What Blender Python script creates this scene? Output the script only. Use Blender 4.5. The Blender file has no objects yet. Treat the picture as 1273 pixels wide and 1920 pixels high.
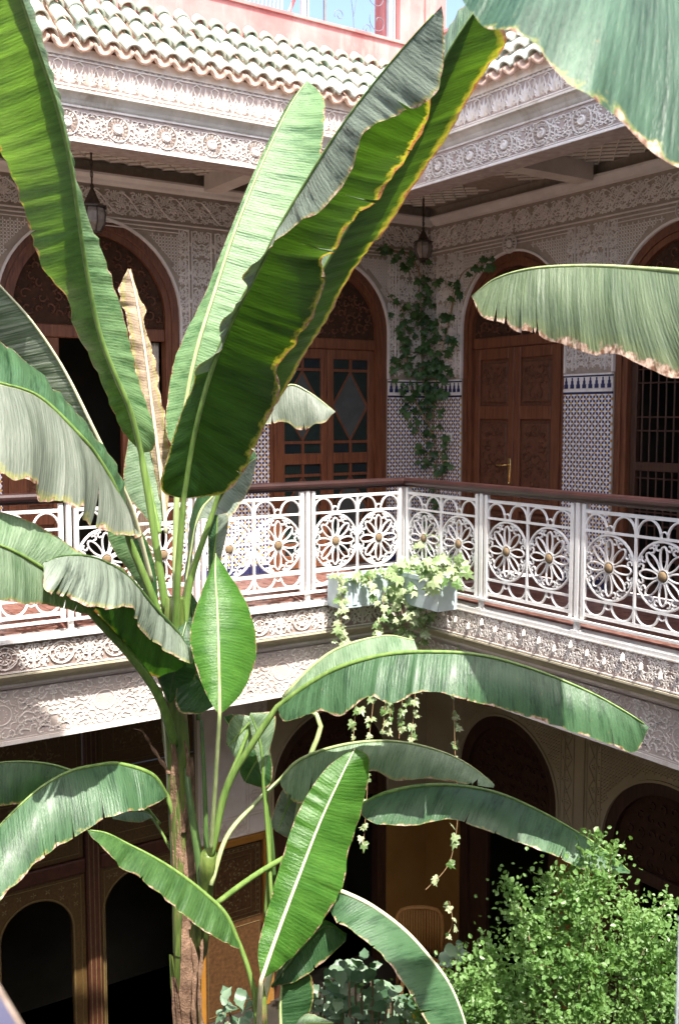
import bpy, bmesh, math, random
from math import sin, cos, pi, radians, sqrt, atan2
from mathutils import Vector, Matrix
import numpy as np

# ------------------------------------------------------------------ camera, sky, sun, exposure
scn = bpy.context.scene
COL = scn.collection
F_PX, IW, IH = 1900.0, 1273.0, 1920.0
PITCH = math.atan(180 / 1900.0)
AZ = radians(56.3)
EYE = Vector((0, 0, 1.6))
FH = Vector((cos(AZ), sin(AZ), 0))
RIGHT = Vector((sin(AZ), -cos(AZ), 0))
FWD = FH * cos(PITCH) + Vector((0, 0, -sin(PITCH)))
UP = RIGHT.cross(FWD)

cam_d = bpy.data.cameras.new('camera')
cam = bpy.data.objects.new('camera', cam_d)
COL.objects.link(cam)
cam.location = EYE
cam.rotation_euler = Matrix((RIGHT, UP, -FWD)).transposed().to_euler()
cam_d.sensor_fit = 'VERTICAL'
cam_d.sensor_height = 36
cam_d.sensor_width = 24
cam_d.lens = F_PX / IH * 36
cam_d.clip_start = 0.05
cam_d.clip_end = 500
cam_d.dof.use_dof = True
cam_d.dof.focus_distance = 6.0
cam_d.dof.aperture_fstop = 5.6
scn.camera = cam

SUN_DIR = Vector((-0.08, -0.46, 0.86)).normalized()
world = bpy.data.worlds.new('World')
scn.world = world
world.use_nodes = True
wn = world.node_tree
sky = wn.nodes.new('ShaderNodeTexSky')
sky.sky_type = 'NISHITA'
sky.sun_disc = False
sky.sun_elevation = math.asin(SUN_DIR.z)
sky.sun_rotation = atan2(SUN_DIR.x, SUN_DIR.y)
sky.dust_density = 3.5
sky.air_density = 0.9
sky.ozone_density = 1.0
wn.links.new(sky.outputs[0], wn.nodes['Background'].inputs[0])
wn.nodes['Background'].inputs[1].default_value = 0.15

sun_d = bpy.data.lights.new('sun', 'SUN')
sun_d.energy = 3.9
sun_d.angle = radians(0.5)
sun_d.color = (1.0, 0.95, 0.86)
sun = bpy.data.objects.new('sun', sun_d)
COL.objects.link(sun)
sun.location = (0, 0, 12)
sun.rotation_euler = SUN_DIR.to_track_quat('Z', 'Y').to_euler()

scn.view_settings.view_transform = 'Standard'
scn.view_settings.look = 'None'
scn.view_settings.gamma = 1
scn.view_settings.use_curve_mapping = False
scn.view_settings.exposure = 1.65
scn.render.engine = 'CYCLES'
scn.cycles.max_bounces = 8
scn.cycles.diffuse_bounces = 5
scn.cycles.transmission_bounces = 6


def at(x, y, d):
    """point seen at photo pixel x, y at depth d metres"""
    return EYE + (FWD + RIGHT * ((x - IW / 2) / F_PX) - UP * ((y - IH / 2) / F_PX)) * d


# ------------------------------------------------------------------ materials
MATS = {}


class NT:
    def __init__(s, name):
        s.m = bpy.data.materials.new(name)
        s.m.use_nodes = True
        s.t = s.m.node_tree
        s.b = s.t.nodes['Principled BSDF']
        s.out = s.t.nodes['Material Output']

    def n(s, typ, **kw):
        nd = s.t.nodes.new('ShaderNode' + typ)
        for k, v in kw.items():
            if k.startswith('i_'):
                nd.inputs[int(k[2:])].default_value = v
            else:
                setattr(nd, k, v)
        return nd

    def l(s, a, b):
        s.t.links.new(a, b)

    def math(s, op, a, b=None, clamp=False):
        nd = s.n('Math', operation=op, use_clamp=clamp)
        for i, v in enumerate((a, b)):
            if v is None:
                continue
            if isinstance(v, (int, float)):
                nd.inputs[i].default_value = v
            else:
                s.l(v, nd.inputs[i])
        return nd.outputs[0]

    def mix(s, f, a, b, mode='MIX'):
        nd = s.n('MixRGB', blend_type=mode)
        for i, v in enumerate((f, a, b)):
            if isinstance(v, (int, float)):
                nd.inputs[i].default_value = v
            elif isinstance(v, tuple):
                nd.inputs[i].default_value = v + (1,) if len(v) == 3 else v
            else:
                s.l(v, nd.inputs[i])
        return nd.outputs[0]

    def ramp(s, f, stops):
        nd = s.n('ValToRGB')
        e = nd.color_ramp.elements
        while len(e) < len(stops):
            e.new(0.5)
        for i, (p, c) in enumerate(stops):
            e[i].position = p
            e[i].color = c + (1,) if isinstance(c, tuple) else (c, c, c, 1)
        s.l(f, nd.inputs[0])
        return nd.outputs[0]

    def noise(s, scale, detail=4, vec=None, rough=0.6):
        nd = s.n('TexNoise')
        nd.inputs['Scale'].default_value = scale
        nd.inputs['Detail'].default_value = detail
        nd.inputs['Roughness'].default_value = rough
        s.l(vec if vec is not None else s.obj(), nd.inputs['Vector'])
        return nd.outputs['Fac']

    def obj(s):
        if not hasattr(s, '_tc'):
            s._tc = s.n('TexCoord')
        return s._tc.outputs['Object']

    def geo(s):
        if not hasattr(s, '_g'):
            s._g = s.n('NewGeometry')
        return s._g.outputs['Position']

    def bump(s, h, strength=0.4, dist=0.01):
        nd = s.n('Bump')
        nd.inputs['Strength'].default_value = strength
        nd.inputs['Distance'].default_value = dist
        s.l(h, nd.inputs['Height'])
        s.l(nd.outputs[0], s.b.inputs['Normal'])
        return nd

    def base(s, c, rough=0.6, spec=0.4, metal=0.0):
        if isinstance(c, tuple):
            s.b.inputs['Base Color'].default_value = c + (1,)
        else:
            s.l(c, s.b.inputs['Base Color'])
        s.b.inputs['Roughness'].default_value = rough
        s.b.inputs['Specular IOR Level'].default_value = spec
        s.b.inputs['Metallic'].default_value = metal


def simple(name, c1, c2, scale=6, rough=0.6, spec=0.4, bump=0.25, bscale=60, metal=0.0, bdist=0.004, rnd=0.0, world_co=False, stain=None, grain=False):
    t = NT(name)
    v = t.geo() if world_co else t.obj()
    if grain:
        mp = t.n('Mapping')
        mp.inputs['Scale'].default_value = (7, 7, 0.6)
        t.l(v, mp.inputs[0])
        v = mp.outputs[0]
    f = t.ramp(t.noise(scale, 5, v), [(0.3, c1), (0.7, c2)])
    if stain:
        mp = t.n('Mapping')
        mp.inputs['Scale'].default_value = (5, 5, 1.1)
        t.l(t.geo(), mp.inputs[0])
        f = t.mix(t.math('MULTIPLY', t.ramp(t.noise(1.0, 6, mp.outputs[0], 0.7), [(0.50, 0.0), (0.68, 1.0)]), stain[1]), f, stain[0])
    if rnd:
        oi = t.n('ObjectInfo')
        f = t.mix(t.math('MULTIPLY', oi.outputs['Random'], rnd), f, tuple(x * 0.45 for x in c1))
    t.base(f, rough, spec, metal)
    if bump:
        t.bump(t.noise(bscale, 4, v), bump, bdist)
    MATS[name] = t.m
    return t.m


simple('white_plaster', (0.74, 0.67, 0.62), (0.84, 0.78, 0.74), 5, 0.75, 0.2, 0.3, 90, stain=((0.50, 0.40, 0.33), .5))
simple('carved_white', (0.72, 0.66, 0.605), (0.83, 0.775, 0.725), 9, 0.75, 0.2, 0.3, 130, stain=((0.46, 0.36, 0.30), .6))
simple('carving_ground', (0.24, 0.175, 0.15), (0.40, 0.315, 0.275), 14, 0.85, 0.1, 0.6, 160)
simple('cornice_moulding', (0.46, 0.42, 0.37), (0.64, 0.59, 0.54), 4, 0.8, 0.2, 0.3, 60, stain=((0.32, 0.26, 0.20), .7))
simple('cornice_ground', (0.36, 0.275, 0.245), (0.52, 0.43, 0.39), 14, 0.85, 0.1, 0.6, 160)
simple('stained_cove', (0.40, 0.36, 0.25), (0.58, 0.53, 0.40), 5, 0.85, 0.15, 0.3, 60)
simple('aged_stucco', (0.55, 0.47, 0.40), (0.68, 0.60, 0.52), 5, 0.85, 0.15, 0.4, 120)
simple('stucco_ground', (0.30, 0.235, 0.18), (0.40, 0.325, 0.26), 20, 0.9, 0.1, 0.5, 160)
simple('stucco_light', (0.62, 0.55, 0.49), (0.75, 0.68, 0.62), 5, 0.85, 0.15, 0.4, 120)
simple('beige_plaster', (0.36, 0.295, 0.18), (0.44, 0.365, 0.24), 2, 0.85, 0.15, 0.2, 80)
simple('ochre_plaster', (0.24, 0.115, 0.025), (0.30, 0.15, 0.04), 2, 0.8, 0.2, 0.2, 60)
simple('cedar', (0.085, 0.026, 0.011), (0.20, 0.072, 0.030), 7, 0.5, 0.4, 0.4, 90, grain=True)
simple('cedar_dark', (0.030, 0.012, 0.006), (0.075, 0.030, 0.015), 7, 0.5, 0.4, 0.4, 90, grain=True)
simple('cedar_carved', (0.085, 0.032, 0.015), (0.15, 0.06, 0.03), 25, 0.6, 0.3, 0.8, 150)
simple('carved_recess', (0.035, 0.015, 0.008), (0.07, 0.03, 0.015), 25, 0.8, 0.2, 0.5, 150)
simple('painted_wood', (0.055, 0.030, 0.009), (0.10, 0.056, 0.017), 40, 0.5, 0.4, 0.4, 120)
simple('painted_board', (0.035, 0.016, 0.006), (0.10, 0.045, 0.014), 26, 0.6, 0.3, 0.5, 120)
simple('painted_wood_red', (0.045, 0.014, 0.008), (0.075, 0.024, 0.013), 20, 0.5, 0.4, 0.4, 120)
simple('gilt_line', (0.10, 0.072, 0.028), (0.16, 0.115, 0.045), 30, 0.5, 0.4, 0.2, 90)
simple('ochre_wood', (0.27, 0.115, 0.015), (0.34, 0.155, 0.025), 6, 0.5, 0.4, 0.2, 60)
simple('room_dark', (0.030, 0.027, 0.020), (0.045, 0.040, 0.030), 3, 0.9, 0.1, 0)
simple('white_paint', (0.74, 0.73, 0.71), (0.83, 0.82, 0.81), 8, 0.4, 0.5, 0.3, 80, stain=((0.50, 0.40, 0.32), .35))
simple('handrail_lacquer', (0.022, 0.009, 0.008), (0.042, 0.016, 0.014), 6, 0.38, 0.5, 0.15, 60)
simple('boss_bronze', (0.15, 0.105, 0.06), (0.24, 0.17, 0.10), 30, 0.8, 0.1, 0.3, 90)
simple('brass', (0.65, 0.45, 0.16), (0.75, 0.55, 0.22), 30, 0.25, 0.5, 0.1, 90, metal=0.9)
simple('terracotta_pan', (0.58, 0.36, 0.27), (0.72, 0.52, 0.42), 12, 0.75, 0.25, 0.4, 60, rnd=0.2)
simple('pink_render', (0.50, 0.15, 0.14), (0.66, 0.29, 0.27), 2.2, 0.85, 0.15, 0.3, 50, stain=((0.62, 0.40, 0.36), .6))
simple('grey_iron', (0.34, 0.42, 0.44), (0.44, 0.52, 0.54), 6, 0.5, 0.4, 0.2, 60)
simple('scroll_iron', (0.14, 0.16, 0.18), (0.22, 0.24, 0.26), 9, 0.5, 0.4, 0.2, 60)
simple('navy_tile', (0.02, 0.025, 0.085), (0.04, 0.045, 0.13), 9, 0.15, 0.5, 0.15, 30, rnd=0.4)
simple('planter_paint', (0.36, 0.44, 0.47), (0.50, 0.57, 0.59), 6, 0.5, 0.4, 0.2, 60)
simple('lantern_metal', (0.05, 0.035, 0.025), (0.10, 0.07, 0.05), 20, 0.45, 0.5, 0.3, 60, metal=0.6)
simple('lantern_glass', (0.16, 0.12, 0.09), (0.28, 0.22, 0.18), 20, 0.2, 0.5, 0.1, 60)
simple('switch_plastic', (0.30, 0.24, 0.2), (0.34, 0.28, 0.23), 9, 0.4, 0.4, 0)
simple('frame_plastic', (0.7, 0.68, 0.62), (0.75, 0.73, 0.68), 9, 0.4, 0.4, 0)
simple('rattan', (0.30, 0.14, 0.035), (0.40, 0.20, 0.06), 40, 0.55, 0.4, 0.4, 120)
simple('soil', (0.035, 0.025, 0.016), (0.07, 0.05, 0.035), 8, 0.95, 0.1, 0.8, 30)
simple('dark_paving', (0.018, 0.015, 0.011), (0.032, 0.025, 0.02), 4, 0.7, 0.3, 0.4, 40)
simple('bark', (0.16, 0.12, 0.08), (0.26, 0.20, 0.13), 20, 0.9, 0.1, 0.6, 60)
simple('ivy_stem', (0.26, 0.17, 0.09), (0.36, 0.25, 0.14), 20, 0.9, 0.1, 0.6, 60)
simple('dry_sheath', (0.06, 0.032, 0.020), (0.30, 0.19, 0.13), 14, 0.8, 0.15, 0.8, 90, bdist=0.01)
simple('orange_fruit', (0.75, 0.45, 0.03), (0.8, 0.5, 0.06), 9, 0.4, 0.4, 0.2, 90)
simple('curtain', (0.50, 0.42, 0.31), (0.58, 0.5, 0.38), 3, 0.9, 0.1, 0)
simple('rail_grey', (0.05, 0.05, 0.09), (0.08, 0.08, 0.13), 6, 0.35, 0.5, 0.15, 60)


def glass_mat(name, c, rough=0.12):
    t = NT(name)
    t.base(t.ramp(t.noise(9), [(0.3, c), (0.7, tuple(x * 1.5 for x in c))]), rough, 0.5)
    w = t.n('TexWave')
    w.inputs['Scale'].default_value = 40
    t.l(t.obj(), w.inputs['Vector'])
    t.bump(w.outputs['Fac'], 0.15, 0.003)
    MATS[name] = t.m


glass_mat('teal_glass', (0.012, 0.022, 0.019))
glass_mat('blue_glass', (0.010, 0.017, 0.019))
glass_mat('ribbed_glass', (0.050, 0.056, 0.054), 0.3)


def glaze_mat():
    t = NT('green_glaze')
    oi = t.n('ObjectInfo')
    c = t.ramp(oi.outputs['Random'], [(0.0, (0.46, 0.57, 0.47)), (0.25, (0.55, 0.62, 0.53)), (0.75, (0.61, 0.65, 0.57)), (1.0, (0.63, 0.57, 0.48))])
    c = t.mix(t.ramp(t.noise(14), [(0.45, 0.0), (0.75, 0.3)]), c, (0.66, 0.62, 0.53))
    # wear where the glaze stops near the lower rim of each tile
    sep = t.n('SeparateXYZ')
    t.l(t.obj(), sep.inputs[0])
    rim = t.ramp(t.math('ADD', sep.outputs[1], t.math('MULTIPLY', t.noise(30), 0.02)), [(0.0, 1.0), (0.035, 0.0)])
    c = t.mix(t.math('MULTIPLY', rim, 0.35), c, (0.55, 0.35, 0.24))
    t.base(c, 0.22, 0.5)
    t.bump(t.noise(40), 0.12, 0.004)
    MATS['green_glaze'] = t.m


glaze_mat()


def zellige_mat():
    t = NT('zellige')
    sep = t.n('SeparateXYZ')
    t.l(t.obj(), sep.inputs[0])
    P = 0.076
    def cell(o):
        f = t.math('FRACT', t.math('DIVIDE', t.math('ADD', o, 50.0), P))
        return t.math('ABSOLUTE', t.math('SUBTRACT', f, 0.5))
    ax, az = cell(sep.outputs[0]), cell(sep.outputs[2])
    d = t.math('ADD', ax, az)
    q = t.math('ABSOLUTE', t.math('SUBTRACT', ax, az))
    loz = t.math('ADD', t.math('DIVIDE', t.math('ABSOLUTE', t.math('SUBTRACT', d, 0.5)), 0.38), t.math('DIVIDE', q, 0.28))
    blue = t.math('LESS_THAN', loz, 1.0)
    y1 = t.math('LESS_THAN', d, 0.19)
    y2 = t.math('GREATER_THAN', d, 0.81)
    c = t.mix(t.noise(25), (0.68, 0.65, 0.64), (0.80, 0.77, 0.75))
    c = t.mix(blue, c, (0.028, 0.033, 0.115))
    c = t.mix(y1, c, (0.62, 0.36, 0.05))
    c = t.mix(y2, c, (0.50, 0.26, 0.05))
    t.base(c, 0.16, 0.5)
    t.bump(t.math('SMOOTH_MIN', t.math('ABSOLUTE', t.math('SUBTRACT', loz, 1.0)), 0.2), 0.3, 0.003)
    MATS['zellige'] = t.m


zellige_mat()


def floor_mat():
    t = NT('bejmat_tile')
    oi = t.n('ObjectInfo')
    c = t.ramp(oi.outputs['Random'], [(0, (0.11, 0.045, 0.036)), (0.5, (0.15, 0.065, 0.052)), (1, (0.20, 0.095, 0.078))])
    c = t.mix(t.ramp(t.noise(18), [(0.45, 0.0), (0.8, 0.5)]), c, (0.45, 0.30, 0.25))
    t.base(c, 0.35, 0.4)
    t.bump(t.noise(30), 0.2, 0.004)
    MATS['bejmat_tile'] = t.m
    simple('floor_grout', (0.50, 0.42, 0.38), (0.58, 0.50, 0.46), 9, 0.85, 0.2, 0.2)


floor_mat()


def leaf_mat(name, dark, light, trans, edge=0.06, streak=0.6, rough=0.36, tf=0.38, pale=None, coat=0.15, vein=0.5, yelk=0.6):
    """banana blade: fine side veins across the blade, streaks, a brown dried margin; lets light through"""
    t = NT(name)
    uv = t.n('UVMap')
    sep = t.n('SeparateXYZ')
    t.l(uv.outputs[0], sep.inputs[0])
    u, v = sep.outputs[0], sep.outputs[1]
    av = t.math('ABSOLUTE', v)
    comb = t.n('CombineXYZ')
    t.l(t.math('MULTIPLY', u, 16.0), comb.inputs[0])
    t.l(t.math('MULTIPLY', v, 0.7), comb.inputs[1])
    n1 = t.n('TexNoise')
    n1.inputs['Scale'].default_value = 1.0
    n1.inputs['Detail'].default_value = 6
    n1.inputs['Roughness'].default_value = 0.75
    t.l(comb.outputs[0], n1.inputs['Vector'])
    comb2 = t.n('CombineXYZ')
    t.l(t.math('MULTIPLY', u, 95.0), comb2.inputs[0])
    t.l(t.math('MULTIPLY', v, 1.3), comb2.inputs[1])
    n2 = t.n('TexNoise')
    n2.inputs['Scale'].default_value = 1.0
    n2.inputs['Detail'].default_value = 3
    t.l(comb2.outputs[0], n2.inputs['Vector'])
    fine = t.math('SINE', t.math('ADD', t.math('MULTIPLY', u, 2 * pi / 0.0145), t.math('MULTIPLY', n2.outputs['Fac'], 3.0)))
    fine01 = t.math('ADD', t.math('MULTIPLY', fine, 0.5), 0.5)
    c = t.ramp(n1.outputs['Fac'], [(0.35, dark), (0.35 + 0.35 * (1.3 - streak), light)])
    c = t.mix(t.math('MULTIPLY', fine01, 0.16), c, tuple(min(1, x * 1.5 + 0.01) for x in light))
    c = t.mix(t.math('MULTIPLY', t.ramp(t.noise(5, 4), [(0.45, 0.0), (0.75, 1.0)]), 0.3), c, tuple(x * 0.7 for x in dark))
    if pale:
        c = t.mix(t.ramp(n2.outputs['Fac'], [(0.4, 0.15), (0.65, 0.75)]), c, pale)
    c = t.mix(t.math('MULTIPLY', t.ramp(t.noise(55, 3), [(0.70, 0.0), (0.74, 1.0)]), 0.6), c, (0.22, 0.15, 0.07))
    # midrib
    c = t.mix(t.ramp(av, [(0.0, 0.9), (0.035, 0.0)]), c, (0.42, 0.50, 0.20))
    en = t.noise(22, 5)
    e = t.math('ADD', av, t.math('MULTIPLY', t.math('SUBTRACT', en, 0.5), 0.30))
    yel = t.ramp(e, [(1 - edge * 2.2, 0.0), (1 - edge * 0.9, 1.0)])
    brn = t.ramp(e, [(1 - edge * 0.75, 0.0), (1 - edge * 0.35, 1.0)])
    c = t.mix(t.math('MULTIPLY', yel, yelk), c, (0.30, 0.30, 0.06))
    cb = t.mix(t.ramp(t.noise(45, 4), [(0.40, 0.0), (0.60, 1.0)]), (0.16, 0.075, 0.04), (0.62, 0.46, 0.36))
    c = t.mix(brn, c, cb)
    t.base(c, rough + .03, 0.38)
    t.b.inputs['Coat Weight'].default_value = coat * .5
    t.b.inputs['Coat Roughness'].default_value = 0.3
    h = t.math('ADD', t.math('MULTIPLY', fine01, 0.10), t.math('MULTIPLY', n1.outputs['Fac'], 1.8))
    bp = t.bump(h, vein, 0.012)
    tr = t.n('BsdfTranslucent')
    tc = t.ramp(n1.outputs['Fac'], [(0.3, tuple(x * 0.25 for x in trans)), (0.65, trans)])
    tc = t.mix(t.math('MULTIPLY', fine01, 0.22), tc, tuple(x * 0.5 for x in trans))
    tc = t.mix(t.math('MULTIPLY', yel, yelk), tc, (0.55, 0.48, 0.03))
    tc = t.mix(brn, tc, (0.40, 0.16, 0.04))
    tc = t.mix(t.ramp(av, [(0.0, 0.9), (0.03, 0.0)]), tc, (0.15, 0.22, 0.05))
    t.l(tc, tr.inputs[0])
    t.l(bp.outputs[0], tr.inputs[1])
    mx = t.n('MixShader')
    mx.inputs[0].default_value = tf
    t.l(t.b.outputs[0], mx.inputs[1])
    t.l(tr.outputs[0], mx.inputs[2])
    t.l(mx.outputs[0], t.out.inputs[0])
    MATS[name] = t.m


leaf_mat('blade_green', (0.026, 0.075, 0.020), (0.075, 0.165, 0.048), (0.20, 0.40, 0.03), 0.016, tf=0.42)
leaf_mat('blade_striped', (0.030, 0.055, 0.025), (0.060, 0.095, 0.045), (0.10, 0.22, 0.03), 0.03, tf=0.3, pale=(0.42, 0.46, 0.38))  # pale stripes stand in for backlight showing through the blade
leaf_mat('blade_sheen', (0.007, 0.034, 0.015), (0.080, 0.160, 0.100), (0.14, 0.36, 0.06), 0.02, rough=0.42, tf=0.25, coat=0.3, streak=0.4)  # mint streaks painted in as a whitish sheen
leaf_mat('blade_young', (0.032, 0.115, 0.014), (0.085, 0.215, 0.034), (0.20, 0.50, 0.03), 0.012, streak=0.3, rough=0.28, coat=0.4)
leaf_mat('blade_deep', (0.014, 0.050, 0.016), (0.040, 0.100, 0.038), (0.10, 0.30, 0.02), 0.03, tf=0.3)
leaf_mat('blade_shaded_glow', (0.007, 0.026, 0.007), (0.022, 0.060, 0.014), (0.070, 0.165, 0.008), 0.045, tf=0.42, vein=0.35, yelk=0.9)  # shadow of the folded-over half is put into this darker green
leaf_mat('blade_rim', (0.010, 0.036, 0.012), (0.028, 0.072, 0.026), (0.11, 0.23, 0.012), 0.080, tf=0.45, vein=0.35, yelk=0.95)  # dried margin widened in yellow to paint sunlight glowing through the rim
leaf_mat('blade_waxy', (0.030, 0.046, 0.034), (0.18, 0.22, 0.17), (0.12, 0.20, 0.05), 0.04, rough=0.42, tf=0.22, streak=0.95)  # waxy grey; its strong streaks also stand in for stripes of light
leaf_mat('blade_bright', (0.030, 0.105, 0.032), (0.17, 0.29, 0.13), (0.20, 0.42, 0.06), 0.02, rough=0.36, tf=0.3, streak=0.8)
leaf_mat('blade_pale', (0.09, 0.17, 0.08), (0.25, 0.34, 0.22), (0.20, 0.38, 0.07), 0.035, rough=0.4, tf=0.28)
leaf_mat('blade_old', (0.030, 0.058, 0.024), (0.13, 0.175, 0.090), (0.14, 0.24, 0.07), 0.11, rough=0.42, tf=0.2, pale=(0.12, 0.155, 0.10), yelk=0.12)
leaf_mat('blade_bleached', (0.085, 0.11, 0.08), (0.205, 0.23, 0.185), (0.22, 0.3, 0.14), 0.04, rough=0.5, tf=0.25)
leaf_mat('blade_dry', (0.17, 0.11, 0.07), (0.40, 0.31, 0.215), (0.35, 0.22, 0.10), 0.2, rough=0.7, tf=0.2, coat=0.0)
leaf_mat('blade_bluegreen', (0.009, 0.040, 0.014), (0.065, 0.140, 0.065), (0.12, 0.28, 0.06), 0.018, rough=0.34, tf=0.28, coat=0.3, streak=0.85)  # light streaks painted in for the sheen along the folds


def stalk_mat(name, c1, c2, brown=0.0):
    t = NT(name)
    mp = t.n('Mapping')
    mp.inputs['Scale'].default_value = (40, 40, 3)
    t.l(t.geo(), mp.inputs[0])
    c = t.ramp(t.noise(1.0, 4, mp.outputs[0]), [(0.3, c1), (0.7, c2)])
    if brown:
        c = t.mix(t.ramp(t.noise(3.0, 5, t.geo()), [(0.62 - brown, 0.0), (0.70 - brown, 1.0)]), c, (0.26, 0.15, 0.09))
    t.base(c, 0.35, 0.5)
    t.bump(t.noise(1.0, 4, mp.outputs[0]), 0.3, 0.006)
    t.b.inputs['Subsurface Weight'].default_value = 0.0
    MATS[name] = t.m


stalk_mat('stalk_green', (0.09, 0.17, 0.035), (0.20, 0.30, 0.08))
stalk_mat('stalk_pale', (0.24, 0.32, 0.12), (0.42, 0.48, 0.24))
stalk_mat('stalk_dark', (0.035, 0.075, 0.02), (0.08, 0.14, 0.04))
stalk_mat('midrib_cream', (0.50, 0.50, 0.30), (0.66, 0.64, 0.44))
stalk_mat('pseudostem', (0.035, 0.065, 0.016), (0.15, 0.20, 0.045), 0.03)


def foliage_mat(name, c1, c2, trans, tf=0.35, rough=0.4):
    t = NT(name)
    oi = t.n('ObjectInfo')
    n = t.noise(4.5, 5, t.geo(), 0.75)
    f = t.math('ADD', t.math('MULTIPLY', oi.outputs['Random'], 0.5), t.math('MULTIPLY', n, 0.5))
    c = t.ramp(f, [(0.25, c1), (0.65, c2)])
    t.base(c, rough, 0.5)
    tr = t.n('BsdfTranslucent')
    tr.inputs[0].default_value = trans + (1,)
    mx = t.n('MixShader')
    mx.inputs[0].default_value = tf
    t.l(t.b.outputs[0], mx.inputs[1])
    t.l(tr.outputs[0], mx.inputs[2])
    t.l(mx.outputs[0], t.out.inputs[0])
    MATS[name] = t.m


foliage_mat('ivy_green', (0.028, 0.070, 0.022), (0.075, 0.150, 0.045), (0.10, 0.22, 0.03))
foliage_mat('ivy_variegated', (0.10, 0.19, 0.05), (0.42, 0.48, 0.28), (0.25, 0.42, 0.10))
foliage_mat('shrub_green', (0.095, 0.20, 0.05), (0.34, 0.48, 0.19), (0.28, 0.52, 0.09))
foliage_mat('bush_green', (0.060, 0.130, 0.070), (0.26, 0.36, 0.25), (0.10, 0.25, 0.06))


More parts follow.
